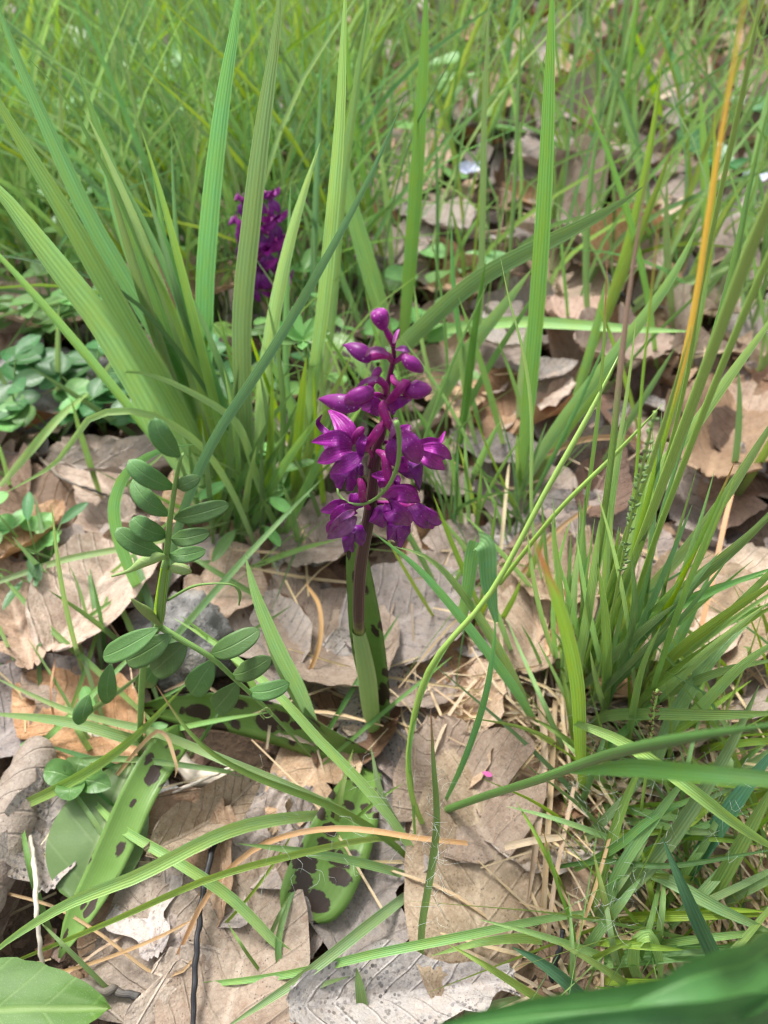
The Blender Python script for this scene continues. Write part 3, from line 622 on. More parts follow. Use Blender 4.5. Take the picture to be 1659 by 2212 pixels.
blade(T, '1500,2000,.02 1580,1860,.05 1680,1680,.08', 34, 0, 'yell', None)
blade(T, '1160,1880,.02 1300,1860,.04 1450,1870,.05 1700,1830,.06', 12, 0, 'dark', None)
blade(T, '1240,1880,.02 1330,1830,.045 1420,1760,.06 1560,1700,.07', 18, 0, 'mid', None)
blade(T, '1390,2140,.01 1370,2080,.03 1380,2030,.04 1400,2020,.043 1420,2060,.035 1430,2130,.02', 28, 0, 'light', None)
blade(T, '1200,2180,.006 1240,2040,.03 1200,1900,.05 1170,1780,.06', 10, 0, 'tip', None)
# more blades of the same clumps
def spray(T, n, bx, by, ang, ln, wd, mats, dy, seed, zmode=None):
    rng = random.Random(seed)
    for i in range(n):
        x, y = rng.uniform(*bx), rng.uniform(*by); a = math.radians(rng.uniform(*ang)); L = rng.uniform(*ln); c = rng.uniform(-.18, .18)*L; pp = []
        for k in range(5):
            t = k/4; o = c*(t*t); px = x+math.sin(a)*L*t+math.cos(a)*o; py = y-math.cos(a)*L*t+math.sin(a)*o
            pp.append(f'{px:.0f},{py:.0f}' if zmode is None else f'{px:.0f},{py:.0f},{zmode[0]+(zmode[1]-zmode[0])*math.sin(t*2.2)*rng.uniform(.8, 1.1):.4f}')
        blade(T, ' '.join(pp), rng.uniform(*wd), dy*rng.random(), rng.choice(mats), n=14)
T = tuft(1290, 1500, 'fan of mixed thin blades filling the right grass clump')
spray(T, 46, (1210, 1420), (1400, 1580), (-8, 62), (180, 620), (8, 24), ('mid', 'mid', 'light', 'yell', 'mid', 'blue'), -.05, 1)
spray(T, 14, (1180, 1330), (1440, 1580), (-25, 10), (150, 420), (7, 15), ('mid', 'light'), -.03, 2)
T = tuft(1500, 1900, 'tangle of low green blades over straw in the lower right mat')
spray(T, 50, (1200, 1640), (1600, 2230), (15, 100), (180, 480), (9, 24), ('mid', 'yell', 'light', 'yell', 'yell', 'mid'), 0, 3, (.006, .045))
spray(T, 22, (1200, 1640), (1600, 2230), (-80, 10), (150, 400), (9, 20), ('yell', 'light', 'yell'), 0, 4, (.006, .045))
T = tuft(560, 1120, 'thicket of thin bright blades at the foot of the left clump')
spray(T, 40, (430, 720), (980, 1200), (-35, 30), (120, 420), (8, 22), ('mid', 'light', 'mid', 'yell'), -.02, 5)
spray(T, 16, (440, 700), (1020, 1250), (-80, 80), (120, 300), (8, 18), ('light', 'mid'), -.02, 6)
T = tuft(960, 1000, 'thin blades scattered behind the right side of the spike')
spray(T, 26, (860, 1160), (820, 1200), (-25, 35), (150, 520), (7, 16), ('mid', 'light', 'mid', 'blue'), -.02, 7)
T = tuft(150, 1000, 'thin blades crossing the herbs at the left')
spray(T, 22, (-40, 380), (900, 1500), (-70, 70), (160, 420), (7, 15), ('mid', 'light', 'mid'), -.01, 8)
T = tuft(1500, 850, 'upright stems and blades beyond the right clump')
spray(T, 24, (1200, 1680), (620, 1150), (-12, 40), (250, 700), (7, 22), ('mid', 'light', 'yell', 'mid'), -.04, 9)
T = tuft(400, 560, 'tall soft blades behind the left clump')
spray(T, 40, (0, 850), (330, 720), (-30, 14), (260, 620), (8, 20), ('mid', 'light', 'yell', 'mid', 'blue'), -.05, 10)
T = tuft(1200, 420, 'tall soft blades standing in the far right litter')
spray(T, 22, (850, 1680), (220, 560), (-16, 26), (200, 520), (7, 18), ('mid', 'light', 'yell', 'mid', 'blue'), -.05, 11)
T = tuft(470, 1070, 'pale long blades fanning out of the left grass clump')
spray(T, 11, (430, 560), (980, 1110), (-40, 6), (480, 950), (16, 34), ('light', 'blue', 'mid', 'light'), -.05, 12)
T = tuft(1080, 1330, 'sparse thin blades between the orchid and the right clump')
spray(T, 22, (940, 1260), (1080, 1480), (-35, 40), (120, 330), (7, 15), ('mid', 'light', 'yell'), -.02, 13)
T = tuft(560, 1450, 'sparse thin blades lying around the vetch')
spray(T, 20, (60, 700), (1300, 1720), (-75, 75), (140, 380), (7, 15), ('mid', 'light', 'mid', 'dark'), 0, 14, (.006, .03))
T = tuft(350, 1980, 'a few thin blades lying over the lower left litter')
spray(T, 9, (60, 760), (1800, 2200), (-85, 85), (140, 360), (7, 14), ('mid', 'light', 'yell'), 0, 15, (.006, .028))
# near, blurred leaf along the bottom right
T = thing('broad_leaved_plant', atz(*V(1700, 2230), 0), 'cluster of broad green leaves leaning above the lower right mat', 'plant')
for rows, wd, mt, tw in [(((1900, 2300, .0), (1760, 2120, .15), (1560, 2150, .19), (1330, 2180, .195), (1100, 2200, .19), (900, 2232, .18)), .0068, 'neard', (.5, .2)), (((1900, 2250, .0), (1740, 2080, .16), (1600, 2090, .2), (1480, 2120, .21), (1360, 2170, .205)), .006, 'neard', (.9, .3)), (((1950, 2300, .0), (1760, 2200, .15), (1500, 2215, .2), (1250, 2225, .2), (1000, 2245, .19)), .006, 'forbd', (-.3, .5)), (((1800, 2240, .0), (1650, 2150, .14), (1500, 2170, .17), (1250, 2190, .17), (1090, 2180, .16)), .005, 'forbd', (.3, .9))]:
    mb = MB(); S = [tuple(atz(*V(x, y), z)) for x, y, z in rows]; k = len(S)
    ribbon(mb, S, [wd*q for q in np.interp(np.linspace(0, 1, k), [0, .2, .45, .75, 1], [.4, .8, 1, .7, .05])], 28, 6, .25, None, tw, RNG.random(), .03); link('leaf', mb.mesh('leaf', T.location), M[mt], T)
# lone blades on the left
ONE = [
 ('230,1430 218,1340 200,1250', 10, 0, 'dark', 'short dark grass blade standing before the tall tan leaf'),
 ('330,1340 280,1230 250,1140 248,1080 275,1020 340,975 420,960', 27, -.02, 'blue', 'curved blue-green grass blade looping behind the upper vetch leaflets'),
 ('-40,1270,.03 130,1212,.04 240,1190,.04 340,1170,.035 520,1120,.02', 15, 0, 'light', 'pale grass blade running level behind the vetch bud'),
 ('690,1600 650,1500 600,1400 555,1290 530,1200', 34, .0, 'light', 'wide pale grass blade slanting between vetch and orchid'),
 ('240,1560,.01 350,1410,.03 480,1260,.05 600,1130,.06 700,1030,.06', 15, 0, 'light', 'long pale blade crossing behind the vetch stem'),
 ('0,1690,.02 200,1500,.03 330,1370,.03', 14, 0, 'light', 'thin pale blade rising from the left litter'),
 ('330,1560,.02 200,1440,.03 100,1350,.035 0,1240,.03 -40,1200,.03', 13, 0, 'mid', 'narrow green blade descending across the left litter'),
 ('450,1620,.01 300,1600,.03 150,1560,.035 -30,1540,.03', 24, 0, 'mid', 'broad low blade above the pale dead stick'),
 ('-40,1780,.02 150,1690,.035 280,1600,.045 400,1480,.05', 24, 0, 'yell', 'yellow-green stem-like blade crossing the lower left'),
 ('0,1700,.02 200,1640,.03 450,1660,.04 640,1700,.03', 14, 0, 'light', 'pale blade just under the crossing yellow-green one'),
 ('350,1400,.02 330,1330,.03 310,1260,.035 280,1170,.04', 16, 0, 'blue', 'blue-green strip below the vetch bud'),
 ('590,1560 520,1440 440,1370 390,1330', 16, 0, 'light', 'pale strip beside the lower vetch leaf stalk'),
 ('740,1610,.01 660,1540,.03 600,1440,.05 560,1330,.06', 14, 0, 'mid', 'green strip leaning left of the orchid base'),
 ('0,1050,.04 60,980,.05 130,900,.055 200,840,.05', 18, 0, 'light', 'pale broad blade bending at the left edge'),
 ('100,1600,.01 200,1700,.03 270,1760,.02', 14, 0, 'dark', 'short dark blade above the crumpled speckled leaf'),
 ('560,1820,.006 480,1800,.012 400,1740,.02', 18, 0, 'dark', 'dark blade lying beside the small curled leaf'),
 ('1400,1700,.03 1450,1560,.05 1540,1420,.07 1640,1320,.08', 30, 0, 'mid', 'wide green blade rising out of the lower right mat'),
]
for s, wp, dy, mt, lab in ONE:
    tag(blade(None, s, wp, dy, mt, name='grass_shoot'), lab, 'grass', 'single grass blades')
# straws
STR = [
 ('1010,1822,.03 900,1810,.04 760,1790,.045 640,1800,.04 540,1840,.035 450,1930,.03 390,2050,.02 340,2160,.012', 12, 'odry', 'long peach straw arching below the blotched orchid leaf'),
 ('0,1925,.02 120,1960,.022 220,2020,.022 330,2100,.02 400,2095,.018 440,2020,.018', 7, 'odry', 'thin orange straw curving over the flat beige leaf'),
 ('50,2120,.012 200,2080,.02 330,2030,.022 420,1985,.02', 8, 'odry', 'orange straw lying toward the black twig'),
 ('230,1700,.02 340,1580,.05 380,1650,.05 378,1680,.045', 9, 'odry', 'bent peach straw hanging beside the folded strap leaf'),
 ('660,1470,.02 690,1390,.03 690,1310,.035 660,1260,.03', 10, 'odry', 'curved tan straw in front of the broad leaf behind the stem'),
 ('130,1620,.01 110,1500,.03 120,1420,.03', 5, 'odry', 'fine upright straw in the left litter'),
 ('1500,1420,.02 1540,1250,.04 1570,1110,.05 1585,1060,.05', 12, 'odry', 'peach straw standing behind the leaning stems'),
 ('860,1590,.006 960,1560,.012 1060,1540,.014 1150,1550,.01', 12, 'dry', 'pale straw lying right of the orchid base'),
 ('880,1530,.008 1000,1500,.014 1100,1530,.012 1180,1600,.01', 9, 'dry', 'thin straw curving behind the orchid base straw'),
 ('1160,1460,.015 1175,1600,.03 1165,1750,.03 1140,1950,.02', 16, 'dry', 'long upright straw on the right side of the large beige leaf'),
 ('1200,1500,.02 1190,1700,.03 1180,1850,.03 1170,2080,.015', 12, 'dry', 'second long straw beside the large beige leaf'),
 ('1240,1700,.03 1200,1900,.03 1180,2050,.02 1160,2150,.01', 10, 'dry', 'third straw beside the large beige leaf'),
 ('1080,1200,.03 1090,1100,.04 1100,1000,.04', 8, 'dry', 'short straw below the tall broad blade'),
 ('1090,1830,.03 1160,1815,.035 1225,1808,.03', 16, 'dry', 'pale flat straw stub crossing the upright straws'),
 ('1180,2160,.01 1260,1990,.03 1300,1870,.04 1330,1760,.045', 8, 'odry', 'peach straw slanting through the lower right mat'),
 ('1180,980,.03 1260,950,.04 1340,945,.04 1400,960,.035', 12, 'odry', 'orange straw lying level behind the right clump'),
 ('1120,1250,.02 1200,1150,.04 1280,1090,.045', 10, 'odry', 'golden straw slanting under the right clump'),
]
for s, wp, mt, lab in STR: tag(blade(None, s, wp, 0, mt, P=FLATP, name='straw'), lab, 'straw', 'dry straws')
def twig(s, r0, mt, lab):
    P = pts_of(s); pts = [atz(*V(a, b), c) for a, b, c in P]; mb = MB()
    n = 34; S = spline(pts, n); rr = [r0*(1-.3*i/n)*(1+.22*noise.noise((i*.7, r0*900, 0))) for i in range(n+1)]
    S = [tuple(np.array(q)+np.array(noise.noise_vector((i*.45, r0*3000, 2)))*r0*.55) for i, q in enumerate(S)]
    tube(mb, S, rr, n*2, 7, 0); tag(link('twig', mb.mesh('twig', pts[0]), M[mt], None, pts[0]), lab, 'twig', 'fallen twigs')
twig('470,1790,.02 440,1920,.024 425,2050,.024 415,2240,.02',   .0013, 'twig_dark', 'thin black twig lying over pale leaves')
twig('100,2110,.012 180,2125,.014 300,2155,.014', .0018, 'twig_grey', 'short grey-brown twig above the broad corner leaf')
twig('60,1790,.02 75,1880,.03 80,1980,.03 95,2120,.014', .0010, 'twig_pale', 'pale broken stalk leaning on the speckled fragment')
twig('-30,1550,.008 140,1590,.01 300,1620,.01 470,1680,.009 560,1690,.008', .0055, 'twig_pale', 'thick pale dead stick half hidden under grass on the left')
twig('330,1735,.02 400,1700,.03 520,1650,.03', .0008, 'twig_pale', 'thin pale stalk right of the folded strap leaf')
twig('1180,2150,.012 1200,2080,.025 1215,2010,.03', .0012, 'twig_dark', 'dark red-brown stalk beside the golden leaf')
twig('60,960,.02 130,1030,.02 230,1070,.02', .001, 'twig_grey', 'grey stalk under the left clover-like plants')
twig('1290,560,.03 1330,620,.03 1370,660,.02', .0016, 'twig_dark', 'dark bent twig behind the thin grass tips')

# ------------------------------------------------------------------ main orchid
RNG.seed(123); OY = atz(375, 737).y
def R1(X, Y, d=0.0): return aty(292.06+X*.10716, 292.06+Y*.10716, OY-d*.001, -.01)
def R2(X, Y, d=0.0): return aty(292.06+X*.10716, 406.35+Y*.10716, OY-d*.001, -.01)
def R3(X, Y, d=0.0): return aty(279.37+X*.10716, 533.3+Y*.10716, OY-d*.001, -.02)
ORC = thing('orchid', atz(375, 737), 'purple flowering orchid with a dark stem, sharpest in the scene', 'orchid', 'purple orchids')
oo = ORC.location
def zp(p): return mpp(p)*.10716                       # metres per zoomed note pixel
def opart(name, build, mat, parent=None):
    mb = MB(); build(mb)
    o = link(name, mb.mesh(name, oo), M[mat], parent or ORC)
    return o
def otube(name, R, rows, mat, parent=None, n=18, ns=12, ridge=0.0, flat=1.0):
    return opart(name, lambda mb: tube(mb, [tuple(R(*q[:3])) for q in rows], [q[3]*zp(R(*q[:3])) for q in rows], n, ns, RNG.random(), ridge, flat), mat, parent)
def opetal(name, R, rows, mat, parent=None, bow=.22, twist=0.0, n=14, wave=.012):
    return opart(name, lambda mb: ribbon(mb, [tuple(R(*q[:3])) for q in rows], [q[3]*zp(R(*q[:3])) for q in rows], n, 6, bow, None, twist, RNG.random(), wave, .00025), mat, parent)
def ofan(name, R, c, out, mat, parent=None, drop=2.5, ruf=.8):
    """lobed lip: outline round a centre, bulging towards the viewer and ruffled at the rim"""
    def b(mb):
        o2 = []
        for (a, e) in zip(out, out[1:]+out[:1]): o2 += [a, ((a[0]+e[0])/2, (a[1]+e[1])/2)]
        m = len(o2); v = [tuple(R(*c))]; l = [(0, 0, .5)]; f = []; rings = 6; ph = RNG.random()*9
        for k in range(1, rings+1):
            q = k/rings
            for j, p in enumerate(o2):
                x = c[0]+(p[0]-c[0])*q; y = c[1]+(p[1]-c[1])*q; d = c[2]-drop*q*q+ruf*q*q*math.sin(j*1.9+ph)-.6*math.exp(-((x-c[0])/14)**2)
                v.append(tuple(R(x, y, d))); l.append((math.sin(j/m*6.28)*q, q, .5))
        for j in range(m): f.append((0, 1+j, 1+(j+1) % m))
        for k in range(rings-1):
            for j in range(m): a = 1+k*m+j; e = 1+k*m+(j+1) % m; f.append((a, a+m, e+m, e))
        n0 = len(v); bk = [tuple(Vector(p)-(CP-Vector(p)).normalized()*.0003) for p in v]
        ff = list(f)+[tuple(n0+i for i in reversed(x)) for x in f]; st = 1+(rings-1)*m
        for j in range(m): a = st+j; e = st+(j+1) % m; ff.append((a, a+n0, e+n0, e))
        mb.add(v+bk, ff, l+l)
    return opart(name, b, mat, parent)
otube('stem', lambda X, Y, d=0: R3(X, Y, d), [(890, 1900, 0, 52), (760, 1000, 0, 52), (742, 850, 0, 54), (742, 600, 0, 56), (760, 300, 0, 58), (795, 80, 0, 58), (840, -180, 0, 58), (870, -420, 0, 54), (890, -600, 0, 50), (915, -800, 0, 47)][:10], 'stem', None, 40, 14)
otube('stem', R2, [(745, 560, 0, 50), (790, 380, 0, 45), (838, 250, 0, 40), (862, 100, 0, 36), (880, -60, 0, 32), (890, -180, 0, 29), (915, -300, 0, 26), (945, -430, 0, 24), (950, -520, 0, 22), (938, -580, 0, 20)], 'stem_up', None, 40, 12)
# sheath and leaves
def sheath(mb):
    rows = [(893, 1960, 0, 48), (885, 1850, 0, 58), (850, 1650, 0, 80), (815, 1350, 0, 88), (775, 1100, 0, 76), (745, 960, 0, 66), (738, 905, 0, 64)]
    S = spline([(*R3(*q[:3]), q[3]*zp(R3(*q[:3]))) for q in rows], 24); v = []; l = []; f = []; ns = 16
    for i, s in enumerate(S):
        for j in range(ns+1):
            a = 2*math.pi*(j/ns)*.99+math.pi*.5; kq = 1+.05*math.cos(3*a); v.append((s[0]+s[3]*kq*math.cos(a), s[1]+s[3]*kq*math.sin(a), s[2]+(.0006*math.sin(2*a) if i == 24 else 0))); l.append((2*j/ns-1, i/24, .4))
    for i in range(24):
        for j in range(ns): a = i*(ns+1)+j; f.append((a, a+1, a+ns+2, a+ns+1))
    mb.add(v, f, l)
opart('sheath', sheath, 'sheath')
opetal('leaf', R3, [(945, 2000, 2, 100), (930, 1750, -3, 190), (895, 1450, -6, 260), (845, 1150, -7, 300), (805, 880, -8, 310), (765, 560, -9, 270), (725, 250, -10, 215), (700, 60, -11, 130), (690, -60, -12, 20)], 'spot', None, .2, 0, 30, 0)
def gleaf(rows, wid, mat='spot', nm='leaf', parent=None, tw=0.0, bow=.15, th=.0004, face=None, org=None):
    pts = [tuple(atz(*V(a, b), c)) for a, b, c in rows]; mb = MB(); ribbon(mb, pts, wid, 30, 8, bow, face, tw, RNG.random(), .003, th)
    return link(nm, mb.mesh(nm, org if org is not None else oo), M[mat], parent or ORC)
gleaf([(800, 1640, .006), (720, 1610, .014), (620, 1565, .02), (500, 1535, .022), (390, 1530, .02), (290, 1530, .016)], [.010, .019, .023, .021, .016, .002], tw=(.9, .6))
gleaf([(800, 1660, .006), (765, 1740, .018), (725, 1830, .022), (680, 1920, .02), (650, 1965, .016), (632, 2000, .012)], [.010, .021, .026, .026, .018, .002], tw=(.1, .3))
# flowers: an ovary with its spur carries the petals and the lip
def flower(ov, R, mat='spur'): return otube('flower', R, ov, mat, None, 16, 10)
f1 = flower([(755, 480, 0, 18), (715, 410, 4, 20), (680, 390, 8, 34), (740, 315, 10, 42), (805, 225, 11, 46), (838, 165, 10, 36), (845, 145, 10, 10)], R2)
otube('spur', R2, [(575, 330, 7, 30), (605, 265, 9, 40), (645, 220, 9, 38), (660, 200, 8, 12)], 'spur', f1)
for nm, rows in [('sepal', [(545, 340, 6, 110), (505, 235, 5, 195), (445, 135, 2, 140), (345, 35, -3, 20)]), ('sepal', [(340, 250, 2, 50), (275, 205, 0, 60), (240, 145, 0, 45), (278, 80, 3, 12)]),
                 ('petal', [(570, 375, 8, 60), (440, 300, 11, 150), (310, 310, 9, 110), (178, 332, 4, 10)]), ('petal', [(560, 405, 8, 60), (440, 430, 11, 155), (330, 475, 9, 135), (235, 522, 4, 15)]),
                 ('petal', [(650, 440, 11, 60), (550, 515, 14, 165), (450, 565, 13, 125), (352, 632, 9, 10)]), ('petal', [(420, 380, 4, 120), (340, 370, 3, 90), (300, 360, 2, 30)]),
                 ('petal', [(640, 460, 11, 50), (645, 350, 12, 95), (690, 275, 9, 60)])]: opetal(nm, R2, rows, 'petal', f1, .25, RNG.uniform(-.3, .3))
ofan('lip', R2, (510, 650, 7), [(575, 570), (605, 640), (602, 720), (565, 790), (500, 792), (505, 715), (488, 695), (470, 740), (462, 776), (410, 762), (395, 705), (350, 665), (358, 620), (440, 585)], 'lip', f1)
ofan('lip', R2, (622, 590, 3), [(580, 565), (630, 508), (668, 560), (668, 640), (625, 672), (598, 630)], 'lip', f1, 1.5)
f2 = flower([(850, 140, 2, 20), (905, 180, 6, 30), (960, 240, 8, 42), (1010, 280, 8, 50), (1020, 330, 8, 20)], R2)
for nm, rows, m in [('petal', [(1000, 270, 8, 60), (950, 380, 11, 150), (965, 500, 10, 120), (1070, 610, 6, 15)], 'petal'), ('petal', [(1020, 250, 10, 90), (1090, 340, 15, 200), (1145, 440, 14, 170), (1182, 535, 9, 15)], 'petal'),
                    ('sepal', [(985, 290, 4, 100), (1050, 225, 3, 120), (1100, 172, 1, 15)], 'petal'), ('bract', [(965, 105, 9, 30), (962, 180, 11, 75), (930, 260, 11, 45), (898, 345, 8, 6)], 'bract'),
                    ('petal', [(1060, 480, 9, 80), (1030, 560, 9, 120), (1080, 610, 8, 20)], 'petal')]: opetal(nm, R2, rows, m, f2, .25, RNG.uniform(-.3, .3))
ofan('lip', R2, (1105, 590, 7), [(1000, 500), (1080, 510), (1190, 535), (1228, 515), (1222, 600), (1210, 715), (1188, 805), (1155, 730), (1140, 685), (1070, 670), (990, 612)], 'lip', f2)
f3 = flower([(870, 330, 0, 18), (1000, 360, 3, 18), (1120, 365, 4, 26), (1200, 370, 5, 40), (1225, 380, 6, 12)], R2)
for rows in [[(1180, 345, 5, 60), (1290, 322, 6, 75), (1375, 328, 5, 60), (1428, 232, 1, 10)], [(1205, 380, 6, 50), (1330, 390, 9, 115), (1420, 430, 7, 100), (1488, 497, 3, 15)],
             [(1195, 420, 6, 90), (1280, 480, 9, 175), (1355, 535, 7, 115), (1428, 592, 3, 12)], [(1330, 460, 4, 60), (1390, 480, 3, 50), (1430, 490, 2, 12)]]: opetal('petal', R2, rows, 'petal', f3, .22, RNG.uniform(-.3, .3))
f4 = flower([(735, 960, 0, 20), (690, 920, 4, 28), (655, 850, 8, 36), (658, 770, 10, 40), (640, 705, 10, 34), (618, 680, 8, 10)], R2)
for nm, rows, m in [('sepal', [(520, 930, 6, 70), (430, 920, 8, 115), (345, 960, 6, 85), (268, 975, 2, 20)], 'petal'), ('sepal', [(620, 960, 6, 90), (585, 880, 5, 130), (570, 810, 3, 60)], 'petal'),
                    ('petal', [(600, 970, 9, 60), (500, 975, 13, 140), (420, 1040, 12, 130), (385, 1110, 7, 30)], 'petal'), ('petal', [(575, 1000, 10, 90), (500, 1075, 14, 195), (430, 1150, 12, 160), (332, 1235, 6, 15)], 'bract'),
                    ('petal', [(450, 1050, 11, 60), (370, 1120, 10, 95), (332, 1185, 6, 25)], 'petal'), ('petal', [(580, 970, 12, 20), (540, 1000, 15, 70), (480, 1030, 15, 60), (440, 1080, 13, 15)], 'bract')]: opetal(nm, R2, rows, m, f4, .3, RNG.uniform(-.3, .3))
ofan('lip', R2, (580, 1180, 8), [(495, 1150), (590, 1105), (655, 1105), (698, 1190), (685, 1260), (652, 1308), (615, 1285), (565, 1250), (540, 1275), (558, 1325), (582, 1350), (565, 1368), (530, 1342), (490, 1372), (470, 1285), (462, 1215)], 'lip', f4)
f5 = flower([(800, 420, 2, 25), (870, 470, 6, 44), (885, 600, 8, 48), (905, 720, 9, 46), (930, 800, 9, 50), (935, 850, 9, 15)], R2)
for nm, rows in [('petal', [(880, 880, 10, 120), (980, 810, 14, 165), (1090, 830, 13, 150), (1195, 895, 7, 15)]), ('sepal', [(985, 745, 6, 50), (1095, 765, 5, 85), (1175, 815, 3, 15)]),
                 ('petal', [(890, 920, 11, 110), (955, 980, 16, 205), (1040, 1045, 15, 170), (1085, 1115, 9, 20)]), ('petal', [(890, 900, 11, 50), (885, 980, 14, 80), (905, 1055, 12, 15)]),
                 ('sepal', [(930, 650, 8, 60), (840, 648, 9, 95), (742, 640, 5, 20)]), ('petal', [(940, 760, 8, 60), (975, 700, 8, 80), (990, 640, 5, 20)]), ('petal', [(850, 760, 6, 60), (830, 700, 6, 70), (820, 650, 4, 20)])]: opetal(nm, R2, rows, 'petal', f5, .3, RNG.uniform(-.3, .3))
ofan('lip', R2, (830, 1030, 5), [(880, 930), (805, 920), (762, 960), (715, 1080), (770, 1100), (850, 1140), (890, 1110), (905, 1000)], 'lip', f5)
ofan('lip', R2, (970, 1130, 7), [(885, 1080), (1000, 1060), (1110, 1090), (1105, 1180), (1055, 1250), (1022, 1322), (985, 1312), (1002, 1250), (990, 1212), (975, 1268), (930, 1242), (885, 1252), (882, 1190)], 'lip', f5)
f6 = flower([(720, 900, -1, 18), (900, 900, 1, 22), (1040, 920, 4, 35), (1120, 940, 7, 45), (1140, 960, 7, 12)], R2)
for rows in [[(1125, 920, 8, 110), (1180, 1000, 11, 185), (1240, 1075, 10, 130), (1290, 1125, 6, 25)], [(1205, 945, 6, 60), (1290, 1020, 8, 115), (1345, 1070, 6, 90), (1398, 1085, 2, 12)], [(1200, 1060, 5, 90), (1280, 1100, 5, 80), (1320, 1140, 3, 15)]]: opetal('petal', R2, rows, 'petal', f6, .25, RNG.uniform(-.3, .3))
f7 = flower([(880, 1100, 2, 22), (905, 1240, 8, 36), (885, 1190, 11, 42), (852, 1110, 11, 44), (848, 1040, 10, 36), (850, 1010, 10, 8)], R1)
for rows in [[(830, 1120, 6, 100), (740, 1050, 8, 160), (640, 1075, 4, 40)], [(900, 1090, 6, 80), (1000, 1025, 8, 110), (1112, 1000, 4, 12)], [(910, 1120, 5, 70), (940, 1100, 5, 80), (975, 1090, 3, 20)], [(790, 960, 3, 60), (760, 1000, 4, 90), (720, 1060, 4, 40)]]: opetal('petal', R1, rows, 'petal', f7, .28, RNG.uniform(-.3, .3))
def bud(rows, ov, br=None, R=R1, extra=()):
    b = otube('bud', R, rows, 'bud', None, 18, 14, .05); otube('ovary', R, ov, 'spur', b, 14, 10)
    if br: opetal('bract', R, br, 'bract', b, .3, .3)
    for e in extra: otube('spur', R, e, 'spur', b, 12, 10)
bud([(862, 335, 1, 22), (845, 300, 2, 62), (825, 250, 2, 86), (810, 210, 3, 78), (800, 185, 3, 40), (796, 172, 3, 6)], [(945, 500, 0, 26), (935, 460, 0, 34), (900, 400, 1, 32), (865, 330, 1, 24)], [(948, 480, 2, 30), (965, 420, 1, 40), (985, 370, 0, 30), (1000, 345, -1, 8)])
bud([(735, 610, 6, 34), (690, 600, 7, 66), (640, 565, 7, 80), (570, 525, 6, 58), (515, 503, 5, 26), (473, 494, 4, 4)], [(935, 650, 0, 24), (900, 600, 3, 34), (830, 585, 6, 44), (760, 595, 7, 46), (720, 605, 7, 36)], [(685, 600, 10, 14), (740, 545, 11, 56), (830, 545, 10, 60), (905, 590, 6, 14)])
bud([(1040, 615, 7, 30), (1075, 640, 8, 58), (1130, 675, 8, 68), (1185, 715, 6, 45), (1215, 750, 5, 10)], [(955, 655, 0, 24), (1000, 625, 3, 26), (1050, 590, 5, 34), (1070, 620, 7, 34)], [(960, 535, 3, 14), (1040, 530, 5, 60), (1100, 560, 5, 14)])
bud([(1085, 895, 7, 40), (1120, 910, 8, 80), (1180, 915, 8, 88), (1245, 910, 6, 58), (1302, 905, 4, 5)], [(890, 1040, 4, 30), (950, 970, 8, 42), (1025, 885, 9, 44), (1062, 835, 8, 38), (1085, 880, 8, 30)], None, R1, [[(935, 770, 0, 20), (950, 830, 3, 32), (1010, 880, 5, 30), (1060, 930, 6, 44), (1110, 990, 5, 14)]])
bud([(640, 1040, 8, 30), (570, 1050, 9, 72), (470, 1040, 9, 88), (360, 1015, 7, 62), (290, 1003, 6, 28), (248, 1000, 5, 4)], [(870, 1000, 2, 24), (800, 960, 5, 28), (720, 980, 7, 34), (640, 1035, 8, 28)])
bud([(745, 910, 11, 30), (700, 935, 13, 66), (620, 965, 14, 80), (550, 1000, 12, 62), (500, 1035, 10, 15)], [(880, 960, 2, 26), (872, 880, 6, 34), (810, 822, 9, 37), (755, 830, 10, 36), (730, 890, 11, 30)], [(800, 798, 12, 20), (720, 815, 13, 55), (650, 850, 12, 35), (605, 890, 10, 6)], R1, [[(745, 830, 9, 24), (775, 780, 9, 38), (805, 725, 8, 36), (815, 700, 8, 10)]])
# tendril winding round the spike
def tendril(rows, r, lab, R=R2):
    pts = [R(*q) for q in rows]; mb = MB(); tube(mb, [tuple(p) for p in pts], [r*x for x in np.linspace(1, .55, len(pts))], 40, 8, 0)
    tag(link('tendril', mb.mesh('tendril', pts[0]), M['vstem'], None, pts[0]), lab, 'tendril')
tendril([(970, 140, 22), (995, 250, 22), (1000, 420, 21), (975, 580, 19), (900, 740, 16), (780, 860, 11), (650, 915, 8), (520, 900, 6), (440, 830, 4), (425, 770, 3), (440, 730, 0)], .00062, 'green tendril hooked around the orchid spike')

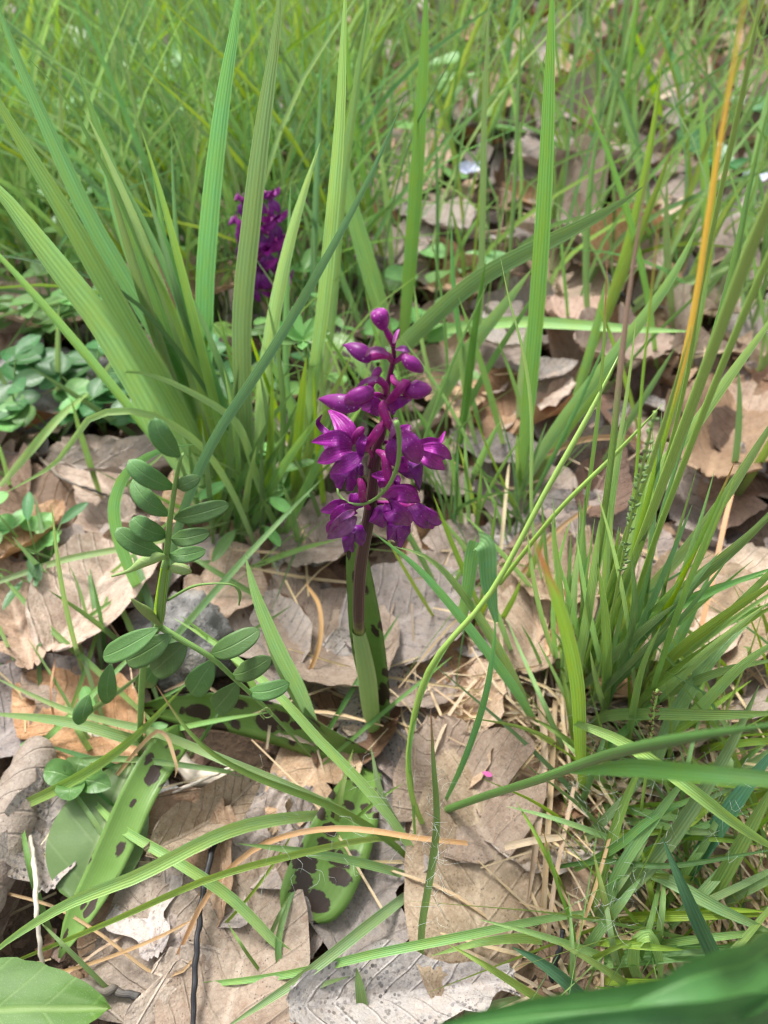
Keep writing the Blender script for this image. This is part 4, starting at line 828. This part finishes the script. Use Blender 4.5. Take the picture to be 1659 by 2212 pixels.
# ------------------------------------------------------------------ second orchid
p0 = aty(272, 300, .44); base2 = Vector((p0.x+.004, .44, 0)); O2 = thing('orchid', base2, 'shorter purple orchid half hidden behind wide grass blades', 'orchid', 'purple orchids')
def W2(u, v, d=0): return aty(u*K, v*K, .44-d)
mb = MB(); st2 = [base2+Vector((0, 0, -.005))]+[W2(*q) for q in ((583, 650), (572, 580), (562, 500), (560, 440), (556, 415))]
tube(mb, [tuple(p) for p in st2], [.0032, .003, .0028, .0024, .0018, .0012], 24, 10); link('stem', mb.mesh('stem', base2), M['stem'], O2)
def small_flower():
    out = {}
    def mk(nm, fn): b = MB(); fn(b); out[nm] = b.mesh(nm)
    mk('flower', lambda b: tube(b, [(0, 0, 0), (0, -.004, .003), (0, -.008, .002), (0, -.004, .006), (0, .004, .009)], [.001, .0013, .0018, .0015, .001], 14, 8))
    mk('hood', lambda b: ribbon(b, [(0, -.007, .001), (0, -.010, .005), (0, -.013, .006), (0, -.017, .004)], [.004, .009, .008, .001], 10, 6, .4, (0, -1, .3), 0, 0, 0, .0003))
    for q, sx in (('sepal_a', -1), ('sepal_b', 1)): mk(q, lambda b: ribbon(b, [(0, -.008, .001), (sx*.005, -.010, .004), (sx*.010, -.010, .006), (sx*.013, -.008, .008)], [.003, .005, .004, .0006], 10, 4, .2, (0, -1, .3), 0, 0, 0, .0003))
    mk('lip', lambda b: [ribbon(b, [(0, -.009, .0), (sx*.003, -.012, -.005), (sx*.0045, -.012, -.011)], [.004, .007, .004], 8, 4, .15, (0, -1, .3), 0, 0, .03, .0003) for sx in (-1, 1)])
    return out
SF = small_flower()
for k, me in SF.items(): me.materials.append(M['lip'] if k == 'lip' else M['spur'] if k == 'flower' else M['petal'])
for i, (x, y, az, sc) in enumerate([(505, 435, -60, .62), (585, 428, 50, .7), (545, 425, 10, .6), (505, 490, -70, .9), (590, 470, 45, .85), (560, 480, 0, .9), (520, 520, -40, .9), (595, 525, 60, .9), (565, 525, 15, .95), (520, 570, -60, .9), (555, 560, -10, 1), (540, 600, -35, .8), (598, 600, 55, .85), (590, 630, 30, .7)]):
    az = math.radians(az); t = min(1, max(0, (y-415)/235)); c = W2(556+27*t, y); 
    def cp(k, par): o = link({'sepal_a': 'sepal', 'sepal_b': 'sepal'}.get(k, k), SF[k], None, par); return o
    fl = cp('flower', O2); fl.location = c-base2+Vector((math.sin(az), -math.cos(az), 0))*.004; fl.rotation_euler = (RNG.uniform(-.3, .2), RNG.uniform(-.2, .2), az); fl.scale = (sc*1.05,)*3
    for k in ('hood', 'sepal_a', 'sepal_b', 'lip'): cp(k, fl)
for s in (-1, 1):
    mb = MB(); ribbon(mb, [tuple(base2), tuple(base2+Vector((s*.02, -.03, .035))), tuple(base2+Vector((s*.05, -.06, .04))), tuple(base2+Vector((s*.08, -.09, .02)))], [.012, .024, .02, .002], 20, 6, .2, (0, 0, 1), 0, .2, 0, .0004); link('leaf', mb.mesh('leaf', base2), M['spot'], O2)

# ------------------------------------------------------------------ folded strap leaf and other leaves at lower left
S1 = thing('orchid_rosette', atz(*V(390, 1590), 0), 'folded strap leaf with dark blotches drooping over the pale round leaf', 'orchid')
gleaf([(400, 1585, .016), (380, 1600, .03), (345, 1640, .036), (300, 1715, .036), (262, 1800, .032), (215, 1900, .026), (165, 1990, .022), (128, 2070, .018)], [.008, .012, .0135, .013, .013, .012, .009, .001], 'spotf', 'leaf', S1, (.2, -.3), .12, org=S1.location)
def oval_leaf(name, c, L, W, az, tx, ty, mat, lab, cat, teeth=0):
    mb = MB(); v = []; l = []; f = []; nu, nv = 12, 26
    for i in range(nv+1):
        s = i/nv; wd = math.sin(math.pi*s**.8)**.7
        for j in range(nu+1):
            u = -1+2*j/nu; q = wd*(1+teeth*.5*((s*9) % 1-.5)*abs(u)**6)
            v.append((u*q*W/2, (s-.5)*L, .05*L*math.sin(s*3)+.05*W*u*u+.012*L*noise.noise((u*2, s*6, L*90))-.02*W*math.exp(-(u*9)**2))); l.append((u*wd, s, .5))
    for i in range(nv):
        for j in range(nu): a = i*(nu+1)+j; f.append((a, a+1, a+nu+2, a+nu+1))
    mb.add(v, f, l); o = link(name, mb.mesh(name), M[mat], None, c); o.rotation_euler = (math.radians(tx), math.radians(ty), math.radians(az)); return tag(o, lab, cat)
oval_leaf('round_leaf', atz(*V(228, 1790), .022), .052, .038, -12, 8, 0, 'round', 'pale green rounded leaf lying under the folded strap leaf', 'leaf')
oval_leaf('broad_leaf', atz(*V(-5, 2190), .022), .075, .031, -88, 0, -8, 'broad', 'bright green toothed leaf with pale midrib in the lower left corner', 'leaf', .12)
oval_leaf('pink_petal', atz(*V(1052, 1672), .024), .0042, .0022, 70, 0, 0, 'pink', 'tiny pink petal scrap on the torn beige leaf', 'petal')

# ------------------------------------------------------------------ vetch
VY = OY-.008
def RV(X, Y, d=0.0): return aty(76.19+X*.14348, 406.35+Y*.14348, VY-d*.001, .002)
vb = atz(*V(300, 1660), 0); VE = thing('vetch_plant', vb, 'vetch with paired oval leaflets and pale flower buds left of the orchid', 'vetch')
def vt(name, rows, r, mat='vstem', par=None, n=24, ns=8, flat=1.0):
    mb = MB(); pts = [tuple(p) if isinstance(p, Vector) else tuple(RV(*p)) for p in rows]; rr = r if isinstance(r, list) else [r]*len(rows); tube(mb, pts, rr, n, ns, 0, 0, flat); return link(name, mb.mesh(name, vb), M[mat], par or VE)
st = vt('stem', [vb, RV(470, 1800, 8), RV(575, 1520, 10), RV(592, 1350, 12), RV(620, 1110, 14), RV(630, 1050, 14)], [.0012, .0012, .0013, .0015, .0012, .0009], 'vstem', None, 30, 8)
mb = MB(); ribbon(mb, [tuple(RV(*q)) for q in ((572, 1500, 11), (585, 1350, 13), (615, 1130, 15))], [.0030, .0028, .0020], 14, 4, .25, None, .2, .4); link('stem_wing', mb.mesh('stem_wing', vb), G['yell'], st)
ra = vt('leaf_stalk', [(628, 1050, 14), (642, 910, 15), (657, 770, 16), (687, 570, 16), (722, 370, 15), (750, 325, 14)], [.0009, .0008, .0007, .0006, .0005, .0002])
rb = vt('leaf_stalk', [(580, 1535, 10), (740, 1630, 12), (940, 1750, 14), (1110, 1905, 14), (1330, 2110, 12), (1500, 2290, 10), (1640, 2440, 8)], [.0011, .001, .0009, .0008, .0007, .0005, .0003])
def leaflet(par, a, b, wz, d=0, bend=3):
    A = RV(a[0], a[1], 14+d); B = RV(b[0], b[1], 14+d+RNG.uniform(-4, 6)); mid = [A.lerp(B, t)+Vector((0, -.001*bend, .0008*bend))*math.sin(t*3.14) for t in (0, .12, .3, .55, .8, .94, 1)]
    wm = wz*1.12*mpp(A)*.14348; mb = MB(); ribbon(mb, [tuple(p) for p in mid], [wm*q for q in (.08, .5, .88, 1, .86, .5, .04)], 18, 8, RNG.uniform(-.1, .14), None, (RNG.uniform(-.4, .4), RNG.uniform(-.3, .3)), RNG.random(), .01, .0002)
    link('leaflet', mb.mesh('leaflet', vb), M['vetch'], par)
for a, b, wz in [((725, 352), (545, 80), 130), ((690, 575), (368, 372), 128), ((700, 568), (865, 492), 90), ((652, 762), (392, 512), 122), ((680, 785), (1068, 680), 122), ((637, 905), (398, 772), 132), ((662, 915), (932, 876), 108), ((608, 1018), (282, 848), 124), ((650, 1032), (902, 1000), 102)]: leaflet(ra, a, b, wz)
for a, b, wz in [((572, 1545), (185, 1745), 150), ((668, 1590), (347, 1775), 165), ((772, 1640), (525, 1845), 190), ((935, 1725), (1278, 1555), 145), ((955, 1765), (800, 2005), 165), ((1085, 1870), (1358, 1748), 125), ((1130, 1920), (962, 2115), 155), ((1192, 1985), (1488, 1928), 112)]: leaflet(rb, a, b, wz, -2)
for a, b, wz in [((245, 1790), (240, 2060), 115), ((560, 1800), (470, 1960), 130), ((90, 2010), (60, 2200), 120)]: leaflet(rb, a, b, wz, -12)
b1 = vt('flower_bud', [(620, 1045, 15), (540, 1055, 17), (450, 1095, 18), (370, 1145, 19), (248, 1185, 19)], [.0007, .0016, .0013, .0006, .0003], 'cal', st)
vt('flower_bud', [(652, 1130, 14), (700, 1128, 15), (760, 1140, 16), (800, 1155, 16)], [.0006, .0016, .0015, .0005], 'cal', st)
vt('flower_bud', [(575, 1515, 12), (500, 1440, 14), (430, 1385, 15), (385, 1340, 15)], [.0007, .0015, .0010, .0003], 'cal', st)
vt('tendril', [(640, 1350, 12), (800, 1260, 14), (950, 1235, 16), (1090, 1245, 16), (1140, 1300, 16), (1135, 1385, 16)], [.0004, .0004, .0003, .0003, .0005, .0002], 'vstem', st)
vt('tendril', [(1330, 2110, 12), (1290, 2120, 14), (1320, 2170, 14), (1370, 2150, 14), (1330, 2100, 15), (1280, 2140, 15), (1310, 2180, 15)], .0002, 'cal', rb)

# ------------------------------------------------------------------ seed heads
def seedhead(s, dy, wpx, lab, mat='spike', n=60, y0=None, spread=1.0):
    pts = trace(s, dy, y0); b = pts[0]; T = thing('grass_seed_head', b, lab, 'grass', 'flowering grass heads'); mb = MB()
    r = wpx*K*mpp(pts[-1]); tube(mb, [tuple(p) for p in pts], [r*.12]*len(pts), 24, 6); link('stem', mb.mesh('stem', b), M['reed'], T)
    S = spline([tuple(p) for p in pts], 60); rng = random.Random(len(s)); mb = MB()
    for i in range(n):
        q = S[int(60*(.62+.38*i/n))]; a = rng.uniform(0, 6.28); k = 1-.5*i/n
        d = np.array((math.cos(a)*spread, math.sin(a)*spread, 1.3))*r*.35*k; t = q+d*rng.uniform(.6, 1.2)
        tube(mb, [tuple(t-d*.4), tuple(t), tuple(t+d*.9)], [r*.05, r*.16, r*.03], 4, 5)
    o = link('spikelets', mb.mesh('spikelets', b), M[mat], T); o['kind'] = 'stuff'
seedhead('1270,1560 1310,1380 1350,1180 1385,1020 1415,890', -.04, 34, 'green panicle of a flowering grass in the right clump')
seedhead('1040,420 1050,250 1060,120 1066,-30', -.03, 22, 'narrow green seed head far behind the broad blade', n=40)
seedhead('1385,1750,.05 1400,1640,.085 1412,1540,.1 1420,1490,.11', 0, 30, 'small brownish seed head in front of the right clump', 'spikeb', 26)

# ------------------------------------------------------------------ low herbs
def herb_meshes(seed, nl, stemh, ll, ww, three):
    rng = random.Random(seed); parts = []
    for i in range(nl):
        az = i*2.4+rng.random(); hh = stemh*rng.uniform(.35, 1); out = ll*rng.uniform(.5, 1.4)
        tip = Vector((math.cos(az)*out, math.sin(az)*out, hh)); mb = MB()
        tube(mb, [(0, 0, 0), tuple(tip*.5+Vector((0, 0, hh*.2))), tuple(tip)], [.0006, .0005, .0004], 8, 5); parts.append(('stalk', mb.mesh('stalk'), 'vstem'))
        for k in range(3 if three else 1):
            a2 = az+(k-1)*1.15*(1 if three else 0); d = Vector((math.cos(a2), math.sin(a2), rng.uniform(-.1, .5))).normalized()
            L = ll*rng.uniform(.8, 1.15); mb = MB(); P = [tip+d*(L*t)+Vector((0, 0, -.15*L*t*t)) for t in (0, .2, .5, .8, 1)]
            ribbon(mb, [tuple(p) for p in P], [ww*.15, ww*.75, ww, ww*.75, ww*.1], 10, 6, .12, (0, 0, 1), rng.uniform(-.3, .3), rng.random(), .01); parts.append(('leaf', mb.mesh('leaf'), None))
    return parts
HM = {'clover': herb_meshes(1, 6, .05, .014, .011, True), 'clover2': herb_meshes(2, 5, .035, .016, .013, True), 'leafy': herb_meshes(3, 8, .045, .028, .014, False), 'leafy2': herb_meshes(4, 10, .07, .022, .008, False), 'wide': herb_meshes(5, 6, .06, .05, .03, False)}
HLAB = {'clover': 'green three-leaved clover-like herb', 'clover2': 'green clover-like herb with wider leaflets', 'leafy': 'green herb with oval leaves', 'leafy2': 'green slender herb with narrow leaves', 'wide': 'green broad-leaved herb'}
HC = {}
def herb(kind, x, y, mat, sc=1.0, lab=None, world=None, rz=None):
    p = world if world is not None else atz(*V(x, y), 0)
    lab = lab or ('dark ' if mat == 'forbd' else 'light ')+('large ' if sc > 1.1 else 'small ' if sc < .8 else '')+HLAB[kind]+' '+near_lm(p); T = thing('herb', p, lab, 'herb', 'herbs: '+lab); T.scale = (sc,)*3; T.rotation_euler = (0, 0, rz if rz is not None else RNG.uniform(0, 6.28))
    for i, (nm, me, mm) in enumerate(HM[kind]):
        key = (kind, i, mm or mat)
        if key not in HC: HC[key] = me.copy(); HC[key].materials.clear(); HC[key].materials.append(M[mm or mat])
        link(nm, HC[key], None, T)
for a in [('clover', 60, 950, 'forbd', 1.2), ('clover2', 130, 960, 'forb', 1.1), ('clover2', 30, 900, 'forbd', 1.2), ('clover', 230, 940, 'forbd', 1.2), ('clover', 330, 960, 'forbd', 1.1), ('clover2', 270, 900, 'forbd', 1.2), ('clover', 190, 780, 'forb', 1.2), ('clover', 120, 760, 'forb', 1.1),
          ('leafy2', 120, 1300, 'forbd', .7), ('clover', 85, 1230, 'forb', .9), ('leafy', 250, 1650, 'forb', .5), ('leafy2', 560, 1170, 'forb', .8), ('clover2', 600, 1080, 'forb', .9), ('leafy', 690, 850, 'forb', .9), ('leafy2', 650, 790, 'forb', .9),
          ('wide', 560, 650, 'forb', .8), ('wide', 940, 690, 'forb', .6), ('wide', 980, 640, 'forb', .6), ('wide', 990, 370, 'forb', .9), ('wide', 340, 430, 'forb', 1.1), ('wide', 420, 440, 'forb', 1.1), ('wide', 250, 360, 'forb', 1.2), ('wide', 300, 300, 'forb', 1.2), ('wide', 180, 470, 'forb', 1), ('wide', 500, 330, 'forb', 1.2), ('wide', 100, 380, 'forb', 1.2), ('wide', 790, 280, 'forb', 1.2), ('leafy', 30, 620, 'forb', 1.3), ('leafy', 270, 620, 'forb', 1.2), ('wide', 430, 560, 'forb', .8), ('leafy2', 370, 560, 'forb', 1),
          ('wide', 1640, 500, 'forbd', .9), ('leafy', 1630, 330, 'forbd', 1), ('leafy2', 1640, 430, 'forbd', 1.2), ('leafy', 870, 840, 'forb', .9), ('clover', 450, 940, 'forbd', 1.1), ('clover2', 530, 860, 'forbd', 1), ('leafy', 560, 840, 'forbd', .9)]: herb(*a)
# seedling with toothed leaves
SE = thing('seedling', atz(*V(165, 1690), 0), 'young seedling with two toothed and two rounded leaves over the speckled fragment', 'seedling')
mb = MB(); c = atz(*V(165, 1685), .03); tube(mb, [tuple(SE.location), tuple(c)], [.0006, .0005], 6, 6); link('stem', mb.mesh('stem', SE.location), M['vstem'], SE)
for (x, y), wd in (((95, 1665), .010), ((240, 1700), .009), ((180, 1640), .011), ((150, 1730), .011)):
    e = atz(*V(x, y), .033); mb = MB(); ribbon(mb, [tuple(c.lerp(e, t)+Vector((0, 0, .003))*math.sin(3.1*t)) for t in (0, .25, .6, .88, 1)], [wd*.2, wd*.85, wd, wd*.6, wd*.05], 12, 6, .12, (0, -.3, 1), 0, .3, .02); link('leaf', mb.mesh('leaf', SE.location), M['seed'], SE)
# whorled cleavers-like plant behind the buds
WH = thing('whorled_herb', atz(*V(670, 960), 0), 'fresh light green herb with a whorl of small leaves beside the top buds', 'herb')
top = aty(*V(655, 735), WH.location.y-.04); mb = MB(); tube(mb, [tuple(WH.location), tuple(WH.location.lerp(top, .5)+Vector((.004, 0, 0))), tuple(top)], [.0009, .0008, .0006], 14, 6); link('stem', mb.mesh('stem', WH.location), M['vstem'], WH)
for i in range(11):
    a = i*.57+.2; d = Vector((math.cos(a), math.sin(a)*.8, .25+.5*(i % 2))).normalized(); L = .017*(1 if i % 2 else .8); mb = MB()
    ribbon(mb, [tuple(top+d*(L*t)) for t in (0, .3, .7, 1)], [.0015, .004, .005, .001], 8, 4, .15, (0, -.6, 1), 0, .4, .01); link('leaf', mb.mesh('leaf', WH.location), M['forb'], WH)
# pale blue flowers far behind
for x, y, z, lab in ((1012, 372, .05, 'small pale blue flower beside the far green herb'), (1625, 392, .06, 'small lilac-blue flower at the far right behind grass'), (15, 305, .06, 'small whitish flower in the far left grass')):
    c = atz(*V(x, y), z); FL = thing('small_flower', (c.x, c.y, 0), lab, 'flower'); mb = MB(); tube(mb, [(0, 0, 0), (.003, 0, z*.5), (0, 0, z)], [.0008, .0007, .0006], 8, 5); link('stem', mb.mesh('stem'), M['vstem'], FL)
    for i in range(4):
        a = i*1.57+.4; d = Vector((math.cos(a), math.sin(a)*.6, .55)); mb = MB(); ribbon(mb, [tuple(Vector((0, 0, z))+d*(.011*t)) for t in (0, .4, .8, 1)], [.003, .009, .009, .003], 6, 4, .2, (0, -.5, 1), 0, 0, 0); link('petal', mb.mesh('petal'), M['paleblue'], FL)

# ------------------------------------------------------------------ filler tufts (things) and far grass (one mass)
def rand_blade(mb, rng, x, y, hgt, lean, wid, az, face=None, z0=0.0, n=7, nc=2):
    d = Vector((math.cos(az), math.sin(az), 0)); P = []
    for t in (0, .35, .7, 1): P.append(tuple(Vector((x, y, z0))+d*(lean*t*t)+Vector((0, 0, hgt*(t-.25*(lean/max(hgt, .01))*t*t*.6)))))
    ribbon(mb, P, [wid*.7, wid, wid*.75, wid*.04], n, nc, rng.uniform(.05, .3), face or (math.cos(az+1.57+rng.uniform(-.8, .8)), math.sin(az+1.57), .25), rng.uniform(-.4, .4), rng.random())
TP = []
for k, (nb, hm, lm, wm) in enumerate([(9, .11, .05, .0022), (12, .15, .07, .0028), (8, .08, .09, .0026), (10, .18, .06, .0035)]):
    rng = random.Random(40+k); bl = []
    for i in range(nb):
        mb = MB(); rand_blade(mb, rng, rng.gauss(0, .006), rng.gauss(0, .006), hm*rng.uniform(.6, 1.25), lm*rng.uniform(.3, 1.5), wm*rng.uniform(.6, 1.3), rng.uniform(0, 6.28), None, 0, 10, 2); bl.append(mb.mesh('blade'))
    TP.append(bl)
TC = {}
def fill_tuft(x, y, k, mat, sc, lab, grp):
    lab = f"{dict(mid='green', light='pale', yell='yellow-green')[mat]} {('fine', 'upright', 'spreading', 'broad-bladed')[k]} {'tall ' if sc > 1.05 else ''}{lab} {near_lm(Vector((x, y, 0)))}"; T = thing('grass_tuft', (x, y, -.002), lab, 'grass', grp+': '+lab); T.rotation_euler = (0, 0, RNG.uniform(0, 6.28)); T.scale = (sc,)*3
    for i, me in enumerate(TP[k]):
        mt = mat if RNG.random() < .75 else RNG.choice(('mid', 'light', 'blue'))
        if (k, i, mt) not in TC: q = me.copy(); q.materials.append(G[mt]); TC[k, i, mt] = q
        link('blade', TC[k, i, mt], None, T)
for x, y, k, m, sc in [(700, 1120, 2, 'light', .7), (620, 1230, 2, 'light', .6), (560, 1130, 0, 'mid', .8), (480, 1180, 2, 'mid', .7), (590, 1000, 0, 'mid', 1), (520, 980, 1, 'mid', .8), (900, 1060, 0, 'mid', .8), (960, 1150, 0, 'mid', .8), (1030, 1250, 2, 'light', .7), (1100, 1180, 0, 'mid', .8), (700, 960, 1, 'light', .8), (780, 950, 0, 'light', .9)]:
    p = atz(*V(x, y), 0); fill_tuft(p.x, p.y, k, m, sc, 'grass tuft', 'small tufts around the orchid')
for x, y, k, m, sc in [(a, b, c, 'yell' if d == 'mid' else d, e) for a, b, c, d, e in [(1250, 1700, 2, 'mid', .8), (1330, 1800, 2, 'mid', .9), (1400, 1720, 0, 'yell', .7), (1480, 1820, 2, 'mid', .9), (1560, 1730, 2, 'light', .9), (1620, 1900, 2, 'mid', .9), (1350, 1950, 2, 'light', .8), (1450, 1980, 2, 'mid', .8), (1560, 2030, 2, 'light', .8), (1260, 1880, 2, 'mid', .7), (1380, 2120, 2, 'mid', .7), (1530, 2180, 2, 'mid', .7), (1620, 1600, 0, 'mid', .8), (1500, 1620, 0, 'mid', .8), (1640, 1480, 0, 'mid', .8), (1560, 1520, 2, 'yell', .8), (1230, 1590, 2, 'mid', .7)]]:
    p = atz(*V(x, y), 0); fill_tuft(p.x, p.y, k, m, sc, 'low mat tuft', 'tufts of the lower right mat')
rng = random.Random(77)
for i in range(60):
    y = rng.uniform(.46, 1.1); x = rng.uniform(-1, 1)*halfw(y)
    if x > 0 and rng.random() < .6: continue
    if abs(x) < .06 and y < .6: continue
    fill_tuft(x, y, rng.choice((1, 1, 3, 3)), rng.choice(('mid', 'light', 'mid', 'yell')), rng.uniform(.8, 1.25), 'background grass tuft', 'grass tufts behind the orchids')
far = {k: MB() for k in ('mid', 'light', 'yell', 'blue')}; straw = MB(); rng = random.Random(5)
for i in range(10500):
    y = .46+2.3*rng.random()**1.25; x = rng.uniform(-1, 1)*halfw(y)*1.1
    dens = 1.1 if x < -.02*y else .2
    dens *= .5+.9*max(0, noise.noise((x*5, y*5, 4))+.45)
    if y > 1.3: dens = max(dens, .45)
    if rng.random() > dens: continue
    rand_blade(far[rng.choices(('mid', 'light', 'yell', 'blue'), (5, 3, 2, 2))[0]], rng, x, y, rng.uniform(.07, .26), rng.uniform(.01, .16), rng.uniform(.0012, .0042), rng.uniform(0, 6.28), None, -.003)
for k, mb in far.items():
    o = link('grass', mb.mesh('grass'), G[k]); tag(o, f'dense far grass behind the orchids, {dict(mid="green", light="pale green", yell="yellow-green", blue="blue-green")[k]} blades', 'grass', None, 'stuff')
for i in range(900):
    if i < 420: p = atz(*V(rng.uniform(1130, 1659), rng.uniform(1420, 2230)), 0); x, y = p.x, p.y
    elif i < 455: p = atz(*V(rng.gauss(930, 120), rng.gauss(1550, 40)), 0); x, y = p.x, p.y
    else: y = .05+1.4*rng.random(); x = rng.uniform(-1, 1)*halfw(y)
    a = rng.uniform(0, 6.28); L = rng.uniform(.03, .09); z = rng.uniform(.006, .022); d = Vector((math.cos(a), math.sin(a), 0)); q = Vector((-d.y, d.x, 0))
    c = Vector((x, y, z)); ribbon(straw, [tuple(c-d*L/2), tuple(c+q*rng.uniform(-.006, .006)+Vector((0, 0, rng.uniform(-.003, .006)))), tuple(c+d*L/2+Vector((0, 0, rng.uniform(-.008, .012))))], [.001, .0013*rng.uniform(.6, 1.5), .0006], 6, 2, .3, (0, 0, 1), rng.uniform(-.8, .8), rng.random())
tag(link('dry_grass', straw.mesh('dry_grass'), G['dry']), 'thin pale straws strewn over the litter', 'dry grass', None, 'stuff')
# crumbs of leaf and soil in the gaps
crumb = MB()
for i in range(2600):
    y = .0+1.0*rng.random()**1.3; x = rng.uniform(-1, 1)*halfw(y); s = rng.uniform(.001, .005); a = rng.uniform(0, 6.28); z = gz(x, y)+rng.uniform(.001, .006)
    P = []
    for k in range(5): b = a+k*1.256+rng.uniform(-.4, .4); q = s*rng.uniform(.5, 1.2); P.append((x+q*math.cos(b), y+q*math.sin(b), z+rng.uniform(-.0015, .002)))
    r = rng.random(); crumb.add(P, [(0, 1, 2, 3, 4)], [(.4, .4, r)]*5)
tag(link('leaf_crumbs', crumb.mesh('leaf_crumbs', smooth=False), D['brown']), 'brown leaf crumbs covering the soil between dead leaves', 'leaf litter', None, 'stuff')
# white hairs of the woodrush-like blades
hair = MB()
for i in range(230):
    x, y, z = rng.choice([(rng.gauss(1255, 12), rng.uniform(1420, 1950), .05), (rng.gauss(1330, 30), rng.uniform(1600, 2000), .05), (rng.gauss(940, 8), rng.uniform(1640, 1990), .07), (rng.uniform(560, 900), rng.uniform(1640, 1900), .045), (rng.uniform(1400, 1620), rng.uniform(1620, 1850), .06)])
    p = atz(*V(x, y), z); d = Vector((rng.gauss(0, 1), rng.gauss(0, 1), rng.gauss(0, .8))).normalized(); L = rng.uniform(.003, .009); q = Vector((rng.gauss(0, 1), rng.gauss(0, 1), rng.gauss(0, 1)))*.0015
    tube(hair, [tuple(p), tuple(p+d*L*.5+q), tuple(p+d*L)], [.00005, .00005, .00002], 4, 3)
tag(link('grass_hairs', hair.mesh('grass_hairs'), M['hair']), 'fine white hairs clinging to grass blades in the foreground', 'hairs', None, 'stuff')
